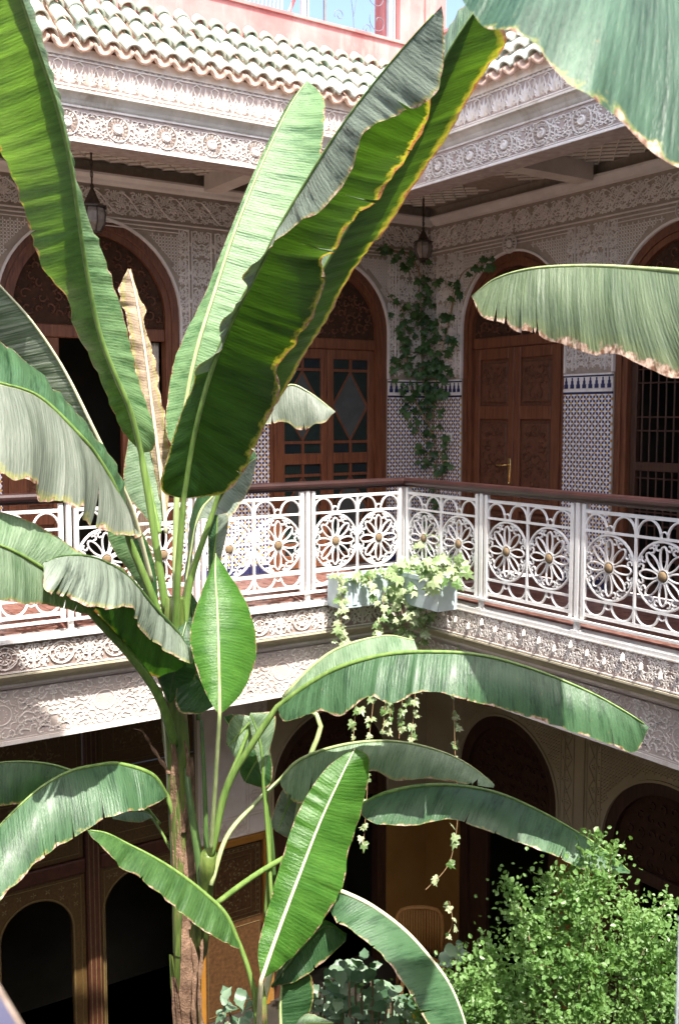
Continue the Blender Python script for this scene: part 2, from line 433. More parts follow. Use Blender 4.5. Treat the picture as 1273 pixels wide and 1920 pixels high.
# ------------------------------------------------------------------ mesh collector
class MB:
    def __init__(s):
        s.v, s.f, s.mi, s.uv = [], [], [], None

    def add(s, vs, fs, m=0):
        o = len(s.v)
        s.v.extend(tuple(p) for p in vs)
        s.f.extend(tuple(i + o for i in f) for f in fs)
        s.mi.extend([m] * len(fs))

    def box(s, x0, x1, y0, y1, z0, z1, m=0):
        s.add([(x0, y0, z0), (x1, y0, z0), (x1, y1, z0), (x0, y1, z0), (x0, y0, z1), (x1, y0, z1), (x1, y1, z1), (x0, y1, z1)],
              [(0, 3, 2, 1), (4, 5, 6, 7), (0, 1, 5, 4), (1, 2, 6, 5), (2, 3, 7, 6), (3, 0, 4, 7)], m)
        return s

    def bevbox(s, x0, x1, y0, y1, z0, z1, b=0.004):
        """box whose front (low y) face is chamfered"""
        s.add([(x0, y1, z0), (x1, y1, z0), (x1, y1, z1), (x0, y1, z1), (x0, y0 + b, z0), (x1, y0 + b, z0), (x1, y0 + b, z1), (x0, y0 + b, z1),
               (x0 + b, y0, z0 + b), (x1 - b, y0, z0 + b), (x1 - b, y0, z1 - b), (x0 + b, y0, z1 - b)],
              [(0, 3, 2, 1), (0, 1, 5, 4), (1, 2, 6, 5), (2, 3, 7, 6), (3, 0, 4, 7), (4, 5, 9, 8), (5, 6, 10, 9), (6, 7, 11, 10), (7, 4, 8, 11), (8, 9, 10, 11)])
        return s

    def tube(s, pts, r, n=8, caps=True):
        pts = [Vector(p) for p in pts]
        rs = r if isinstance(r, (list, tuple)) else [r] * len(pts)
        t0 = (pts[1] - pts[0]).normalized()
        a = Vector((0, 0, 1)) if abs(t0.z) < 0.9 else Vector((1, 0, 0))
        nx = t0.cross(a).normalized()
        vs, fs = [], []
        for i, p in enumerate(pts):
            t = (pts[min(i + 1, len(pts) - 1)] - pts[max(i - 1, 0)]).normalized()
            nx = (nx - t * nx.dot(t)).normalized()
            ny = t.cross(nx)
            for k in range(n):
                an = 2 * pi * k / n
                vs.append(p + (nx * cos(an) + ny * sin(an)) * rs[i])
        for i in range(len(pts) - 1):
            for k in range(n):
                fs.append((i * n + k, i * n + (k + 1) % n, (i + 1) * n + (k + 1) % n, (i + 1) * n + k))
        if caps:
            fs.append(tuple(range(n))[::-1])
            fs.append(tuple(range((len(pts) - 1) * n, len(pts) * n)))
        s.add(vs, fs)
        return s

    def lathe(s, prof, cx, cy, n=16):
        vs, fs = [], []
        for (r, z) in prof:
            for k in range(n):
                vs.append((cx + r * cos(2 * pi * k / n), cy + r * sin(2 * pi * k / n), z))
        for i in range(len(prof) - 1):
            for k in range(n):
                fs.append((i * n + k, i * n + (k + 1) % n, (i + 1) * n + (k + 1) % n, (i + 1) * n + k))
        s.add(vs, fs)
        return s

    def ribbon(s, pts, wid, dep, w=0.0, closed=False, both=False):
        """raised strip along a path (x, z) on a wall facing -y; front at w - dep"""
        P = [Vector((p[0], p[1])) for p in pts]
        n = len(P)
        vs, fs = [], []
        for i, p in enumerate(P):
            a = P[(i - 1) % n] if closed or i > 0 else p
            b = P[(i + 1) % n] if closed or i < n - 1 else p
            t = b - a
            t = t.normalized() if t.length > 1e-9 else Vector((1, 0))
            nn = Vector((-t.y, t.x)) * wid / 2
            l, r = p + nn, p - nn
            l2, r2 = p + nn * 0.55, p - nn * 0.55
            vs += [(l.x, w, l.y), (l2.x, w - dep, l2.y), (r2.x, w - dep, r2.y), (r.x, w, r.y)]
        m = n if closed else n - 1
        for i in range(m):
            a, b = i * 4, ((i + 1) % n) * 4
            fs += [(a, b, b + 1, a + 1), (a + 1, b + 1, b + 2, a + 2), (a + 2, b + 2, b + 3, a + 3)]
            if both:
                fs.append((a + 3, b + 3, b, a))
        s.add(vs, fs)
        return s

    def petal(s, x, z, ang, ln, wid, h, w=0.0):
        """small raised lozenge-shaped petal on a wall facing -y"""
        d = Vector((cos(ang), sin(ang)))
        n = Vector((-d.y, d.x))
        b = Vector((x, z))
        pts = [b, b + d * ln * 0.5 + n * wid / 2, b + d * ln, b + d * ln * 0.5 - n * wid / 2]
        c = b + d * ln * 0.5
        s.add([(p.x, w, p.y) for p in pts] + [(c.x, w - h, c.y)], [(0, 4, 1), (1, 4, 2), (2, 4, 3), (3, 4, 0)])
        return s

    def extr(s, prof, u0, u1, m0=0, m1=0, wref=0.0, caps=True):
        """sweep a profile of (w, z) along u, ends mitred"""
        n = len(prof)
        vs = [(u0 + m0 * (w - wref), w, z) for (w, z) in prof] + [(u1 + m1 * (w - wref), w, z) for (w, z) in prof]
        fs = [(i, (i + 1) % n, n + (i + 1) % n, n + i) for i in range(n)]
        if caps:
            fs += [tuple(range(n)), tuple(range(n, 2 * n))[::-1]]
        s.add(vs, fs)
        return s

    def mesh(s, name, mats, off=(0, 0, 0), smooth=False):
        me = bpy.data.meshes.new(name)
        ox, oy, oz = off
        me.from_pydata([(x - ox, y - oy, z - oz) for (x, y, z) in s.v], [], s.f)
        for m in mats if isinstance(mats, (list, tuple)) else [mats]:
            me.materials.append(MATS[m])
        if any(s.mi):
            me.polygons.foreach_set('material_index', s.mi)
        if s.uv is not None:
            ul = me.uv_layers.new(name='UVMap')
            li = np.empty(len(me.loops), dtype=np.int32)
            me.loops.foreach_get('vertex_index', li)
            ul.data.foreach_set('uv', np.array(s.uv, dtype=np.float32)[li].ravel())
        if smooth:
            me.polygons.foreach_set('use_smooth', [True] * len(me.polygons))
        me.update()
        return me


FRAMES = {'W': 0.0, 'L': 0.0, 'R': -pi / 2}   # L: wall on the left (u = X, depth = Y); R: wall on the right (u = -Y, depth = X)


def to_world(frame, p):
    if frame == 'R':
        return Vector((p[1], -p[0], p[2]))
    return Vector(p)


class Thing:
    def __init__(s, name, label, cat, frame='W', base=(0, 0, 0), group=None, kind=None):
        s.base = base
        s.frame = frame
        s.o = bpy.data.objects.new(name, None)
        COL.objects.link(s.o)
        s.o.location = to_world(frame, base)
        s.o.rotation_euler = (0, 0, FRAMES[frame])
        s.o.empty_display_size = 0.1
        if label:
            s.o['label'] = label
        if cat:
            s.o['category'] = cat
        if group:
            s.o['group'] = group
        s.o['kind'] = kind or 'thing'

    def part(s, name, mb, mats, parent=None, smooth=False, stuff=False, label=None, rel=None):
        me = mb.mesh(name, mats, s.base if rel is None else rel, smooth)
        o = bpy.data.objects.new(name, me)
        COL.objects.link(o)
        o.parent = parent or s.o
        if stuff:
            o['kind'] = 'stuff'
        if label:
            o['label'] = label
        return o

    def inst(s, name, me, loc, rot=(0, 0, 0), scale=None, parent=None, rel=None):
        o = bpy.data.objects.new(name, me)
        COL.objects.link(o)
        o.parent = parent or s.o
        b = s.base if rel is None else rel
        o.location = (loc[0] - b[0], loc[1] - b[1], loc[2] - b[2])
        o.rotation_euler = rot
        if scale:
            o.scale = (scale,) * 3 if isinstance(scale, (int, float)) else scale
        return o


def struct(name, mb, mats, frame='W', smooth=False, kind='structure', base=(0, 0, 0)):
    o = bpy.data.objects.new(name, mb.mesh(name, mats, base, smooth))
    COL.objects.link(o)
    o.location = to_world(frame, base)
    o.rotation_euler = (0, 0, FRAMES[frame])
    o['kind'] = kind
    return o


def arch_path(uc, r, zs, zb, n=28):
    return [(uc - r, zb)] + [(uc - r * cos(pi * i / n), zs + r * sin(pi * i / n)) for i in range(n + 1)] + [(uc + r, zb)]


def wall_arch(mb, u0, u1, z0, z1, arches, w, t):
    """flat wall with round-headed openings and their reveals"""
    cur = u0
    for (uc, r, zs, zb) in arches:
        mb.add([(cur, w, z0), (uc - r, w, z0), (uc - r, w, z1), (cur, w, z1)], [(0, 1, 2, 3)])
        if zb > z0 + 1e-6:
            mb.add([(uc - r, w, z0), (uc + r, w, z0), (uc + r, w, zb), (uc - r, w, zb)], [(0, 1, 2, 3)])
        P = arch_path(uc, r, zs, zb)
        A = P[1:-1]
        for a, b in zip(A[:-1], A[1:]):
            mb.add([(a[0], w, a[1]), (b[0], w, b[1]), (b[0], w, z1), (a[0], w, z1)], [(0, 1, 2, 3)])
        for a, b in zip(P[:-1], P[1:]):
            mb.add([(a[0], w, a[1]), (b[0], w, b[1]), (b[0], w + t, b[1]), (a[0], w + t, a[1])], [(0, 3, 2, 1)])
        cur = uc + r
    mb.add([(cur, w, z0), (u1, w, z0), (u1, w, z1), (cur, w, z1)], [(0, 1, 2, 3)])
    return mb


def arch_band(mb, uc, ro, ri, zs, zb, w0, w1, n=28):
    """arched frame from radius ri to ro, front at w0, back at w1"""
    A, B = arch_path(uc, ro, zs, zb, n), arch_path(uc, ri, zs, zb, n)
    vs, fs = [], []
    for a, b in zip(A, B):
        vs += [(a[0], w1, a[1]), (a[0], w0, a[1]), (b[0], w0, b[1]), (b[0], w1, b[1])]
    for i in range(len(A) - 1):
        o, p = i * 4, i * 4 + 4
        fs += [(o, p, p + 1, o + 1), (o + 1, p + 1, p + 2, o + 2), (o + 2, p + 2, p + 3, o + 3)]
    mb.add(vs, fs)
    return mb


def arch_fill(mb, uc, r, zs, zb, w, n=24):
    P = [(uc - r * cos(pi * i / n), zs + r * sin(pi * i / n)) for i in range(n + 1)]
    vs = [(uc - r, w, zb), (uc + r, w, zb)] + [(p[0], w, p[1]) for p in P]
    mb.add(vs, [tuple([0, 1] + list(range(len(vs) - 1, 1, -1)))])
    return mb


def spiral(cx, cz, r0, r1, a0, a1, n=12):
    return [(cx + (r0 + (r1 - r0) * i / n) * cos(a0 + (a1 - a0) * i / n), cz + (r0 + (r1 - r0) * i / n) * sin(a0 + (a1 - a0) * i / n)) for i in range(n + 1)]


def circle(cx, cz, r, n=24):
    return [(cx + r * cos(2 * pi * i / n), cz + r * sin(2 * pi * i / n)) for i in range(n)]


# shared ornament meshes, centred at 0, facing -y
def arabesque(wd, ht, seed, hole=0.0, k=9, dep=0.012, rib=0.011):
    """carved scrolls filling a rectangle, mirrored left to right"""
    rg = random.Random(seed)
    mb = MB()
    pts = []
    tries = 0
    while len(pts) < k and tries < 600:
        tries += 1
        x, z = rg.uniform(0.02, wd / 2 - 0.01), rg.uniform(-ht / 2 + 0.02, ht / 2 - 0.02)
        if hole and (x * x + z * z) < (hole + 0.02) ** 2:
            continue
        if all((x - a) ** 2 + (z - b) ** 2 > (0.30 * sqrt(wd * ht / (2 * k)) * 2.2) ** 2 for a, b in pts):
            pts.append((x, z))
    for (x, z) in pts:
        r = rg.uniform(0.55, 0.85) * sqrt(wd * ht / (2 * k)) * 0.72
        a0 = rg.uniform(0, 2 * pi)
        d = rg.choice((-1, 1))
        sp = spiral(x, z, r, r * 0.22, a0, a0 + d * 1.55 * pi, 11)
        tail = (x + r * 1.7 * cos(a0 - d * 0.5), z + r * 1.7 * sin(a0 - d * 0.5))
        for sg in (1, -1):
            pl = [(sg * min(max(p[0], 0.006), wd / 2 - 0.004), min(max(p[1], -ht / 2 + 0.006), ht / 2 - 0.006)) for p in [tail] + sp]
            mb.ribbon(pl, rib, dep)
            for q in range(3):
                an = a0 + d * (0.3 + q * 1.2)
                px, pz = x + r * cos(an), z + r * sin(an)
                if abs(px) < wd / 2 - 0.02 and abs(pz) < ht / 2 - 0.02:
                    mb.petal(sg * px, pz, an if sg > 0 else pi - an, r * 0.6, rib * 1.5, dep * 1.1)
    return mb


def rosette_mb(r=0.062, n=16, dep=0.02):
    """domed disc with a ring of separate rays round it"""
    mb = MB()
    q = 16
    vs, fs = [], []
    for rr, h in ((.46, .0), (.46, .7), (.36, .9), (.30, .55), (.16, .6), (.10, .95)):
        for k in range(q):
            vs.append((r * rr * cos(2 * pi * k / q), -dep * h, r * rr * sin(2 * pi * k / q)))
    for i in range(5):
        for k in range(q):
            fs.append((i * q + k, i * q + (k + 1) % q, (i + 1) * q + (k + 1) % q, (i + 1) * q + k))
    fs.append(tuple(range(5 * q, 6 * q)))
    mb.add(vs, fs)
    for k in range(n):
        a = 2 * pi * k / n
        mb.petal(r * 0.56 * cos(a), r * 0.56 * sin(a), a, r * 0.48, r * 0.20, dep)
    mb.ribbon(circle(0, 0, r * 1.10, 28), r * .10, dep * .6, closed=True)
    return mb


def palmette_mb(wd=0.15, ht=0.17, dep=0.022):
    mb = MB()
    zb = -ht / 2
    for a, l in ((90, 1.0), (68, .9), (112, .9), (46, .72), (134, .72), (24, .5), (156, .5)):
        mb.petal(0, zb + 0.012, radians(a), ht * 0.93 * l, 0.026, dep)
    mb.ribbon(spiral(-wd * .33, zb + 0.03, .026, .006, -.3, 4.2, 8), 0.008, dep * .7)
    mb.ribbon(spiral(wd * .33, zb + 0.03, .026, .006, pi + .3, pi - 4.2, 8), 0.008, dep * .7)
    mb.ribbon([(-wd / 2, zb + 0.004), (-wd / 2 + .012, 0), (-wd * .28, ht * .36), (-wd / 2, ht / 2)], 0.008, dep * .6)
    mb.ribbon([(wd / 2, zb + 0.004), (wd / 2 - .012, 0), (wd * .28, ht * .36), (wd / 2, ht / 2)], 0.008, dep * .6)
    return mb


def medallion_mb(wd, ht, seed):
    """fascia panel: lozenge and circles between two uprights"""
    mb = MB()
    rg = random.Random(seed)
    r = ht * 0.42
    A = arabesque(wd, ht, 23, hole=r * 1.05, k=16, dep=.011, rib=.013)
    mb.add(A.v, A.f)
    mb.ribbon(circle(0, 0, r, 24), .012, .014, closed=True)
    mb.ribbon(circle(0, 0, r * .55, 18), .010, .014, closed=True)
    for k in range(8):
        a = 2 * pi * k / 8 + pi / 8
        mb.petal(r * .12 * cos(a), r * .12 * sin(a), a, r * .42, r * .24, .016)
        mb.petal(r * .58 * cos(a), r * .58 * sin(a), a, r * .38, r * .22, .014)
    mb.ribbon([(-r * 1.25, 0), (0, r * 1.1), (r * 1.25, 0), (0, -r * 1.1)], .010, .010, closed=True)
    for sx in (-1, 1):
        for sz in (-1, 1):
            x, z = sx * wd * .36, sz * ht * .27
            mb.petal(x, z, radians(45), .05, .02, .014)
        mb.ribbon([(sx * wd * .485, -ht / 2), (sx * wd * .485, ht / 2)], .010, .012)
    return mb


def lower_unit_mb(wd=0.80, ht=0.40):
    mb = arabesque(wd, ht, 5, hole=ht * .36, k=34, dep=.016, rib=.017)
    r = ht * .34
    n = 12
    star = []
    for k in range(2 * n):
        a = pi * k / n
        rr = r * (1.0 if k % 2 == 0 else .82)
        star.append((rr * cos(a), rr * sin(a)))
    mb.ribbon(star, .012, .015, closed=True)
    mb.ribbon(circle(0, 0, r * .62, 22), .012, .015, closed=True)
    for k in range(12):
        a = 2 * pi * k / 12
        mb.petal(r * .60 * cos(a), r * .60 * sin(a), a, r * .30, r * .17, .016)
        mb.petal(r * .14 * cos(a), r * .14 * sin(a), a, r * .42, r * .16, .014)
    return mb


def tile_mb(r, ln, th, up=True, taper=0.84, n=8):
    """half-round clay tile along +y, lower end at y = 0"""
    mb = MB()
    vs, fs = [], []
    for j, (y, k) in enumerate(((0.0, 1.0), (ln, taper))):
        for i in range(n + 1):
            a = pi * i / n
            for rr in (r * k, r * k - th):
                z = sin(a) * rr
                vs.append((cos(a) * rr, y, z if up else -z))
    q = (n + 1) * 2
    for i in range(n):
        a = i * 2
        fs += [(a, a + 2, q + a + 2, q + a), (a + 1, q + a + 1, q + a + 3, a + 3), (a, a + 1, a + 3, a + 2)]
    fs += [(0, q, q + 1, 1), (2 * n, 2 * n + 1, q + 2 * n + 1, q + 2 * n)]
    mb.add(vs, fs)
    return mb


# ------------------------------------------------------------------ ground, far sides of the house
Y0, X0 = 7.33, 5.59          # courtyard edge of the galleries
YB, XB = 8.93, 7.16          # back walls of the galleries
ZG = -4.60                   # courtyard floor

struct('ground', MB().box(-30, 30, -30, 30, ZG - 0.3, ZG - 0.02), 'floor_grout')
struct('courtyard_floor', MB().box(-1.7, 14, -1.7, 14, ZG - 0.018, ZG), 'dark_paving')
bed = MB()
nb = 14
vs, fs = [], []
for i in range(nb + 1):
    for j in range(nb + 1):
        x, y = 1.0 + 3.6 * i / nb, 0.6 + 5.2 * j / nb
        e = min(i, j, nb - i, nb - j)
        vs.append((x, y, ZG + 0.02 + (0 if e == 0 else 0.10 + 0.05 * random.Random(i * 31 + j).random())))
for i in range(nb):
    for j in range(nb):
        a = i * (nb + 1) + j
        fs.append((a, a + nb + 1, a + nb + 2, a + 1))
bed.add(vs, fs)
struct('planting_bed', bed, 'soil', smooth=True)
w_ = Thing('plaster_wall', 'plain white plaster wall on the near side of the courtyard', 'wall', 'W', (3, -1.75, ZG))
w_.part('wall_face', MB().box(-1.85, 14, -1.85, -1.7, ZG + .002, 4.3), 'white_plaster')
w_ = Thing('plaster_wall', 'plain white plaster wall left of the near gallery handrail', 'wall', 'W', (-1.75, 5, ZG))
w_.part('wall_face', MB().box(-1.85, -1.7, -1.695, 14, ZG + .002, 4.3), 'white_plaster')

FLIM = {'L': (-1.65, X0), 'R': (-Y0, 1.65)}     # full extent of the plain masses along u
DLIM = {'L': (0.9, X0), 'R': (-Y0, -2.6)}       # extent in which the ornament is built
W0 = {'L': Y0, 'R': X0}
WB = {'L': YB, 'R': XB}
SIDE = {'L': 'left', 'R': 'right'}


def mit(fr):
    return (0, 1) if fr == 'L' else (-1, 0)


# ------------------------------------------------------------------ roofs, cornices, gallery fronts
COVER = tile_mb(0.066, 0.30, 0.015, n=10).mesh('roof_tile', ['green_glaze'], smooth=True)
PAN = tile_mb(0.074, 0.30, 0.019, up=False, taper=0.9).mesh('pan_tile', ['terracotta_pan'], smooth=True)
SLOPE = radians(46)
PITCH_U, ROW = 0.155, 0.225


def roof(fr):
    w0 = W0[fr] - 0.055
    T = Thing('tiled_roof', {'L': 'long roof edge of pale green glazed half round tiles above the left gallery',
                             'R': 'short visible roof edge of pale glazed tiles above the right gallery'}[fr], 'roof', fr, ((DLIM[fr][0] + DLIM[fr][1]) / 2, w0, 4.2))
    mb = MB()
    m0, m1 = mit(fr)
    L = 0.82
    p0, p1 = (w0 + 0.08, 4.240), (w0 + L * cos(SLOPE), 4.185 + L * sin(SLOPE))
    mb.extr([p0, p1, (p1[0], p1[1] - 0.35), (p0[0], 4.237)], FLIM[fr][0], FLIM[fr][1], m0, m1, W0[fr])
    T.part('mortar_bed', mb, 'terracotta_pan')
    rg = random.Random(3)
    a, b = DLIM[fr]
    n = int((b - a) / PITCH_U) + 4
    for k in range(n):
        u = (b - PITCH_U * 0.5 - (k - 3) * PITCH_U) if fr == 'L' else (a + PITCH_U * 0.5 + (k - 3) * PITCH_U)
        for r in range(4):
            w = w0 + r * ROW * cos(SLOPE)
            z = 4.238 + r * ROW * sin(SLOPE)
            # stop at the valley in the corner
            if fr == 'L' and u > b + (w - W0[fr]) + 0.06:
                continue
            if fr == 'R' and u < a - (w - W0[fr]) - 0.06:
                continue
            j = lambda s: rg.uniform(-s, s)
            T.inst('roof_tile', COVER, (u + j(.007), w + j(.012) - (.03 if rg.random() < .05 else 0), z + 0.018 + .004 * (r > 0)), (SLOPE - radians(9) + j(.03), j(.03), j(.04)), (rg.uniform(.94, 1.03), rg.uniform(.96, 1.02), rg.uniform(.94, 1.04)))
            if r < 2:
                T.inst('pan_tile', PAN, (u + PITCH_U / 2 + j(.004), w - 0.040 + j(.006), z + 0.008), (SLOPE - radians(9), j(.02), j(.015)))
    return T


ROS = rosette_mb(0.080, 16, .030).mesh('rosette', ['carved_white'])
ARA = arabesque(0.385, 0.245, 11, hole=0.088, k=20, dep=.012, rib=.0125).mesh('arabesque_panel', ['carved_white'])
PAL = palmette_mb(.155, .165).mesh('palmette', ['carved_white'])


def cornice(fr):
    w0 = W0[fr]
    a, b = DLIM[fr]
    m0, m1 = mit(fr)
    T = Thing('carved_cornice', {'L': 'sunlit white carved cornice with rosettes above the left gallery',
                                 'R': 'shaded white carved cornice with rosettes above the right gallery'}[fr], 'cornice', fr, ((a + b) / 2, w0, 3.57))
    fa, fb = FLIM[fr]
    T.part('beam', MB().extr([(w0, 3.570), (w0, 3.838), (w0 + .22, 3.838), (w0 + .22, 3.570)], fa, fb, m0, m1, w0), 'cornice_ground')
    T.part('upper_band', MB().extr([(w0 + .012, 3.922), (w0 + .012, 4.235), (w0 + .20, 4.235), (w0 + .20, 3.922)], fa, fb, m0, m1, w0), 'cornice_ground')
    prof = [(w0 - .012, 3.830), (w0 - .022, 3.842), (w0 - .030, 3.862), (w0 - .055, 3.890), (w0 - .085, 3.902), (w0 - .085, 3.920), (w0 + .19, 3.9205), (w0 + .19, 3.8395), (w0 - .002, 3.8395), (w0 - .002, 3.830)]
    T.part('moulding', MB().extr(prof, fa, fb, m0, m1, w0), 'cornice_moulding')
    # plain strips that frame the carving
    for z0, z1, d in ((3.572, 3.592, .016), (3.600, 3.606, .010), (3.814, 3.828, .014)):
        st = MB().extr([(w0 - d, z0), (w0 - d, z1), (w0 - .0005, z1), (w0 - .0005, z0)], fa, fb, m0, m1, w0)
        T.part('plain_strip', st, 'carved_white')
    for z0, z1, d in ((3.930, 3.938, .010), (3.962, 3.970, .010), (4.142, 4.150, .010), (4.166, 4.232, .010)):
        st = MB().extr([(w0 + .012 - d, z0), (w0 + .012 - d, z1), (w0 + .0115, z1), (w0 + .0115, z0)], fa, fb, m0, m1, w0)
        T.part('plain_strip', st, 'carved_white')
    step = 0.385 if fr == 'L' else 0.402
    k = 0
    us = []
    if fr == 'L':
        u = 5.23
        while u > a:
            us.append(u)
            u -= step
    else:
        u = -6.86
        while u < b:
            us.append(u)
            u += step
    for u in us:
        T.inst('rosette', ROS, (u, w0 - .001, 3.703))
        T.inst('arabesque_panel', ARA, (u, w0 - .0005, 3.700), scale=(step / .385, 1, .75))['kind'] = 'stuff'
    n = int((b - a) / .155)
    for i in range(n):
        T.inst('palmette', PAL, ((b - .08 - i * .155) if fr == 'L' else (a + .08 + i * .155), w0 + .0118, 4.055))
    bd = MB()
    u = a
    while u < b:
        for z in (3.950, 4.158):
            bd.petal(u - .018, z, 0, .036, .014, .010, w0 + .0118)
        u += .052
    T.part('bead_row', bd, 'carved_white', stuff=True)
    return T


FMED = medallion_mb(.42, .215, 2).mesh('medallion_panel', ['carved_white'])
LUNI = lower_unit_mb().mesh('arabesque_panel', ['carved_white'])
RARA = arabesque(.42, .215, 77, k=30, dep=.010, rib=.0125).mesh('arabesque_panel', ['carved_white'])
drop = MB()
drop.add([(-.014, 0, .03), (0, -.020, .02), (.014, 0, .03), (-.018, 0, -.005), (0, -.024, -.012), (.018, 0, -.005), (0, 0, -.03), (0, 0, .045)],
         [(0, 1, 4, 3), (1, 2, 5, 4), (3, 4, 6), (4, 5, 6), (0, 7, 1), (1, 7, 2)])
DROP = drop.mesh('carved_drop', ['carved_white'])


def front(fr):
    w0 = W0[fr]
    a, b = DLIM[fr]
    fa, fb = FLIM[fr]
    m0, m1 = mit(fr)
    T = Thing('carved_beam', {'L': 'sunlit carved white front edge below the left balustrade',
                                'R': 'carved white front edge with hanging drops below the right balustrade'}[fr], 'carved beam', fr, ((a + b) / 2, w0, -.85))
    ov = .045 if fr == 'L' else .006
    T.part('slab_edge', MB().extr([(w0 - ov, -.035), (w0 - ov, -.004), (w0 + .12, -.004), (w0 + .12, -.035)], fa, fb, m0, m1, w0), 'white_paint')
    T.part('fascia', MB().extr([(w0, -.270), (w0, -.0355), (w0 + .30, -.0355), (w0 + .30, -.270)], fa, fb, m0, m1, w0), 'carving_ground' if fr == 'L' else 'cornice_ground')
    prof = [(w0 - .018, -.285), (w0 - .018, -.2705), (w0 + .29, -.2705), (w0 + .29, -.372), (w0 + .115, -.372), (w0 + .10, -.345), (w0 + .05, -.315), (w0 + .01, -.296)]
    T.part('cove', MB().extr(prof, fa, fb, m0, m1, w0), 'stained_cove')
    wf = w0 + .135
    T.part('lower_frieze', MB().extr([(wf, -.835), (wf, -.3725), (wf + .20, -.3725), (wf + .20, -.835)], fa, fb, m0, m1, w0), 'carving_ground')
    for z0, z1, d, ww in ((-.833, -.800, .018, wf), (-.792, -.784, .012, wf), (-.420, -.412, .010, wf), (-.395, -.378, .012, wf), (-.262, -.252, .012, w0), (-.048, -.037, .012, w0)):
        T.part('plain_strip', MB().extr([(ww - d, z0), (ww - d, z1), (ww - .0005, z1), (ww - .0005, z0)], fa, fb, m0, m1, w0), 'carved_white')
    n = int((b - a) / .42) + 1
    for i in range(n):
        u = (b - .25 - i * .42) if fr == 'L' else (a + .25 + i * .42)
        if fr == 'L':
            T.inst('medallion_panel', FMED, (u, w0 - .0005, -.150), scale=(1, 1, .90))
        else:
            T.inst('arabesque_panel', RARA, (u, w0 - .0005, -.150), scale=(1, .6, .95))['kind'] = 'stuff'
    if fr == 'R':
        for i in range(int((b - a) / .165)):
            T.inst('carved_drop', DROP, (a + .10 + i * .165, w0 - .010, -.115 - .03 * (i % 3)), scale=random.Random(i).uniform(.85, 1.1))
    n = int((b - a) / .80) + 1
    for i in range(n):
        u = (b - .42 - i * .80) if fr == 'L' else (a + .60 + i * .80)
        T.inst('arabesque_panel', LUNI, (u, wf - .0005, -.602), scale=(1, 1, .9))['kind'] = 'stuff'
    zz = MB()
    u = a
    while u < b:
        zz.petal(u, -.816, radians(45), .03, .012, .02, wf - .0005)
        u += .028
    T.part('bead_row', zz, 'carved_white', stuff=True)
    return T


for fr in 'LR':
    roof(fr)
    cornice(fr)
    front(fr)


# gallery floors (tile by tile) and ceilings
def gallery_floor(fr):
    w0, wb = W0[fr], WB[fr]
    fa, fb = FLIM[fr]
    o = struct('gallery_floor_' + SIDE[fr], MB().box(fa, fb + (XB - X0 if fr == 'L' else 0), w0 + .125, wb + .1, -.80, -.006), 'floor_grout', fr, base=((fa + fb) / 2, w0, 0))
    me = MB().box(-.0725, .0725, -.0725, .0725, -.005, .004)
    me = me.mesh('floor_tile', ['bejmat_tile'])
    a, b = DLIM[fr]
    base = ((fa + fb) / 2, w0, 0)
    u = (XB if fr == 'L' else b) - .08
    k = 0
    while u > a + (1.0 if fr == 'L' else 0):
        for i in range(9):
            w = w0 + .13 + .08 + i * .152
            if w < wb - .08 and k < 300:
                t = bpy.data.objects.new('floor_tile', me)
                COL.objects.link(t)
                t.parent = o
                t.location = (u - base[0], w - base[1], 0)
                k += 1
        u -= .152


def ceiling(fr):
    w0, wb = W0[fr], WB[fr]
    fa, fb = FLIM[fr]
    e = (XB - X0) if fr == 'L' else 0
    base = ((fa + fb) / 2, w0, 3.9)
    o = struct('ceiling_' + SIDE[fr], MB().box(fa - (.2249 if fr == 'R' else 0), fb + e, w0 + .225, wb + .1, 3.86, 4.0), 'stucco_ground', fr, base=base)

    def child(name, mb, mat, stuff=False):
        c = bpy.data.objects.new(name, mb.mesh(name, [mat], base))
        COL.objects.link(c)
        c.parent = o
        if stuff:
            c['kind'] = 'stuff'
    # lattice of raised ribs on the ceiling panels
    mb = MB()
    a, b = DLIM[fr]
    s = .17
    u = a
    while u < b + e - .2:
        w = w0 + .50
        while w < wb - .22:
            for (p, q) in (((u, w), (u + s, w + s)), ((u + s, w), (u, w + s))):
                d = Vector((q[0] - p[0], q[1] - p[1])).normalized()
                n = Vector((-d.y, d.x)) * .008
                mb.add([(p[0] + n.x, p[1] + n.y, 3.8595), (p[0] - n.x, p[1] - n.y, 3.8595), (q[0] - n.x, q[1] - n.y, 3.8595), (q[0] + n.x, q[1] + n.y, 3.8595),
                        (p[0], p[1], 3.843), (q[0], q[1], 3.843)], [(0, 4, 5, 3), (4, 1, 2, 5)])
            w += s
        u += s
    child('ceiling_rib', mb, 'aged_stucco', True)
    # raised border beams
    child('ceiling_beam', MB().box(fa, fb + (.225 if fr == 'L' else 0), w0 + .222, w0 + .46, 3.66, 3.8588), 'aged_stucco')
    child('wall_moulding', MB().extr([(wb - .002, 3.662), (wb - .05, 3.675), (wb - .062, 3.70), (wb - .10, 3.73), (wb - .10, 3.75), (wb - .002, 3.75)], fa if fr == 'L' else -YB + .101, fb + e - (.0 if fr == 'L' else 0)), 'stucco_light')
    for u in ((4.45, 5.75) if fr == 'L' else (-6.58, -4.5)):
        child('ceiling_beam', MB().box(u - .09, u + .09, w0 + .462, wb - .105, 3.70, 3.8588), 'aged_stucco')


for fr in 'LR':
    gallery_floor(fr)
    ceiling(fr)

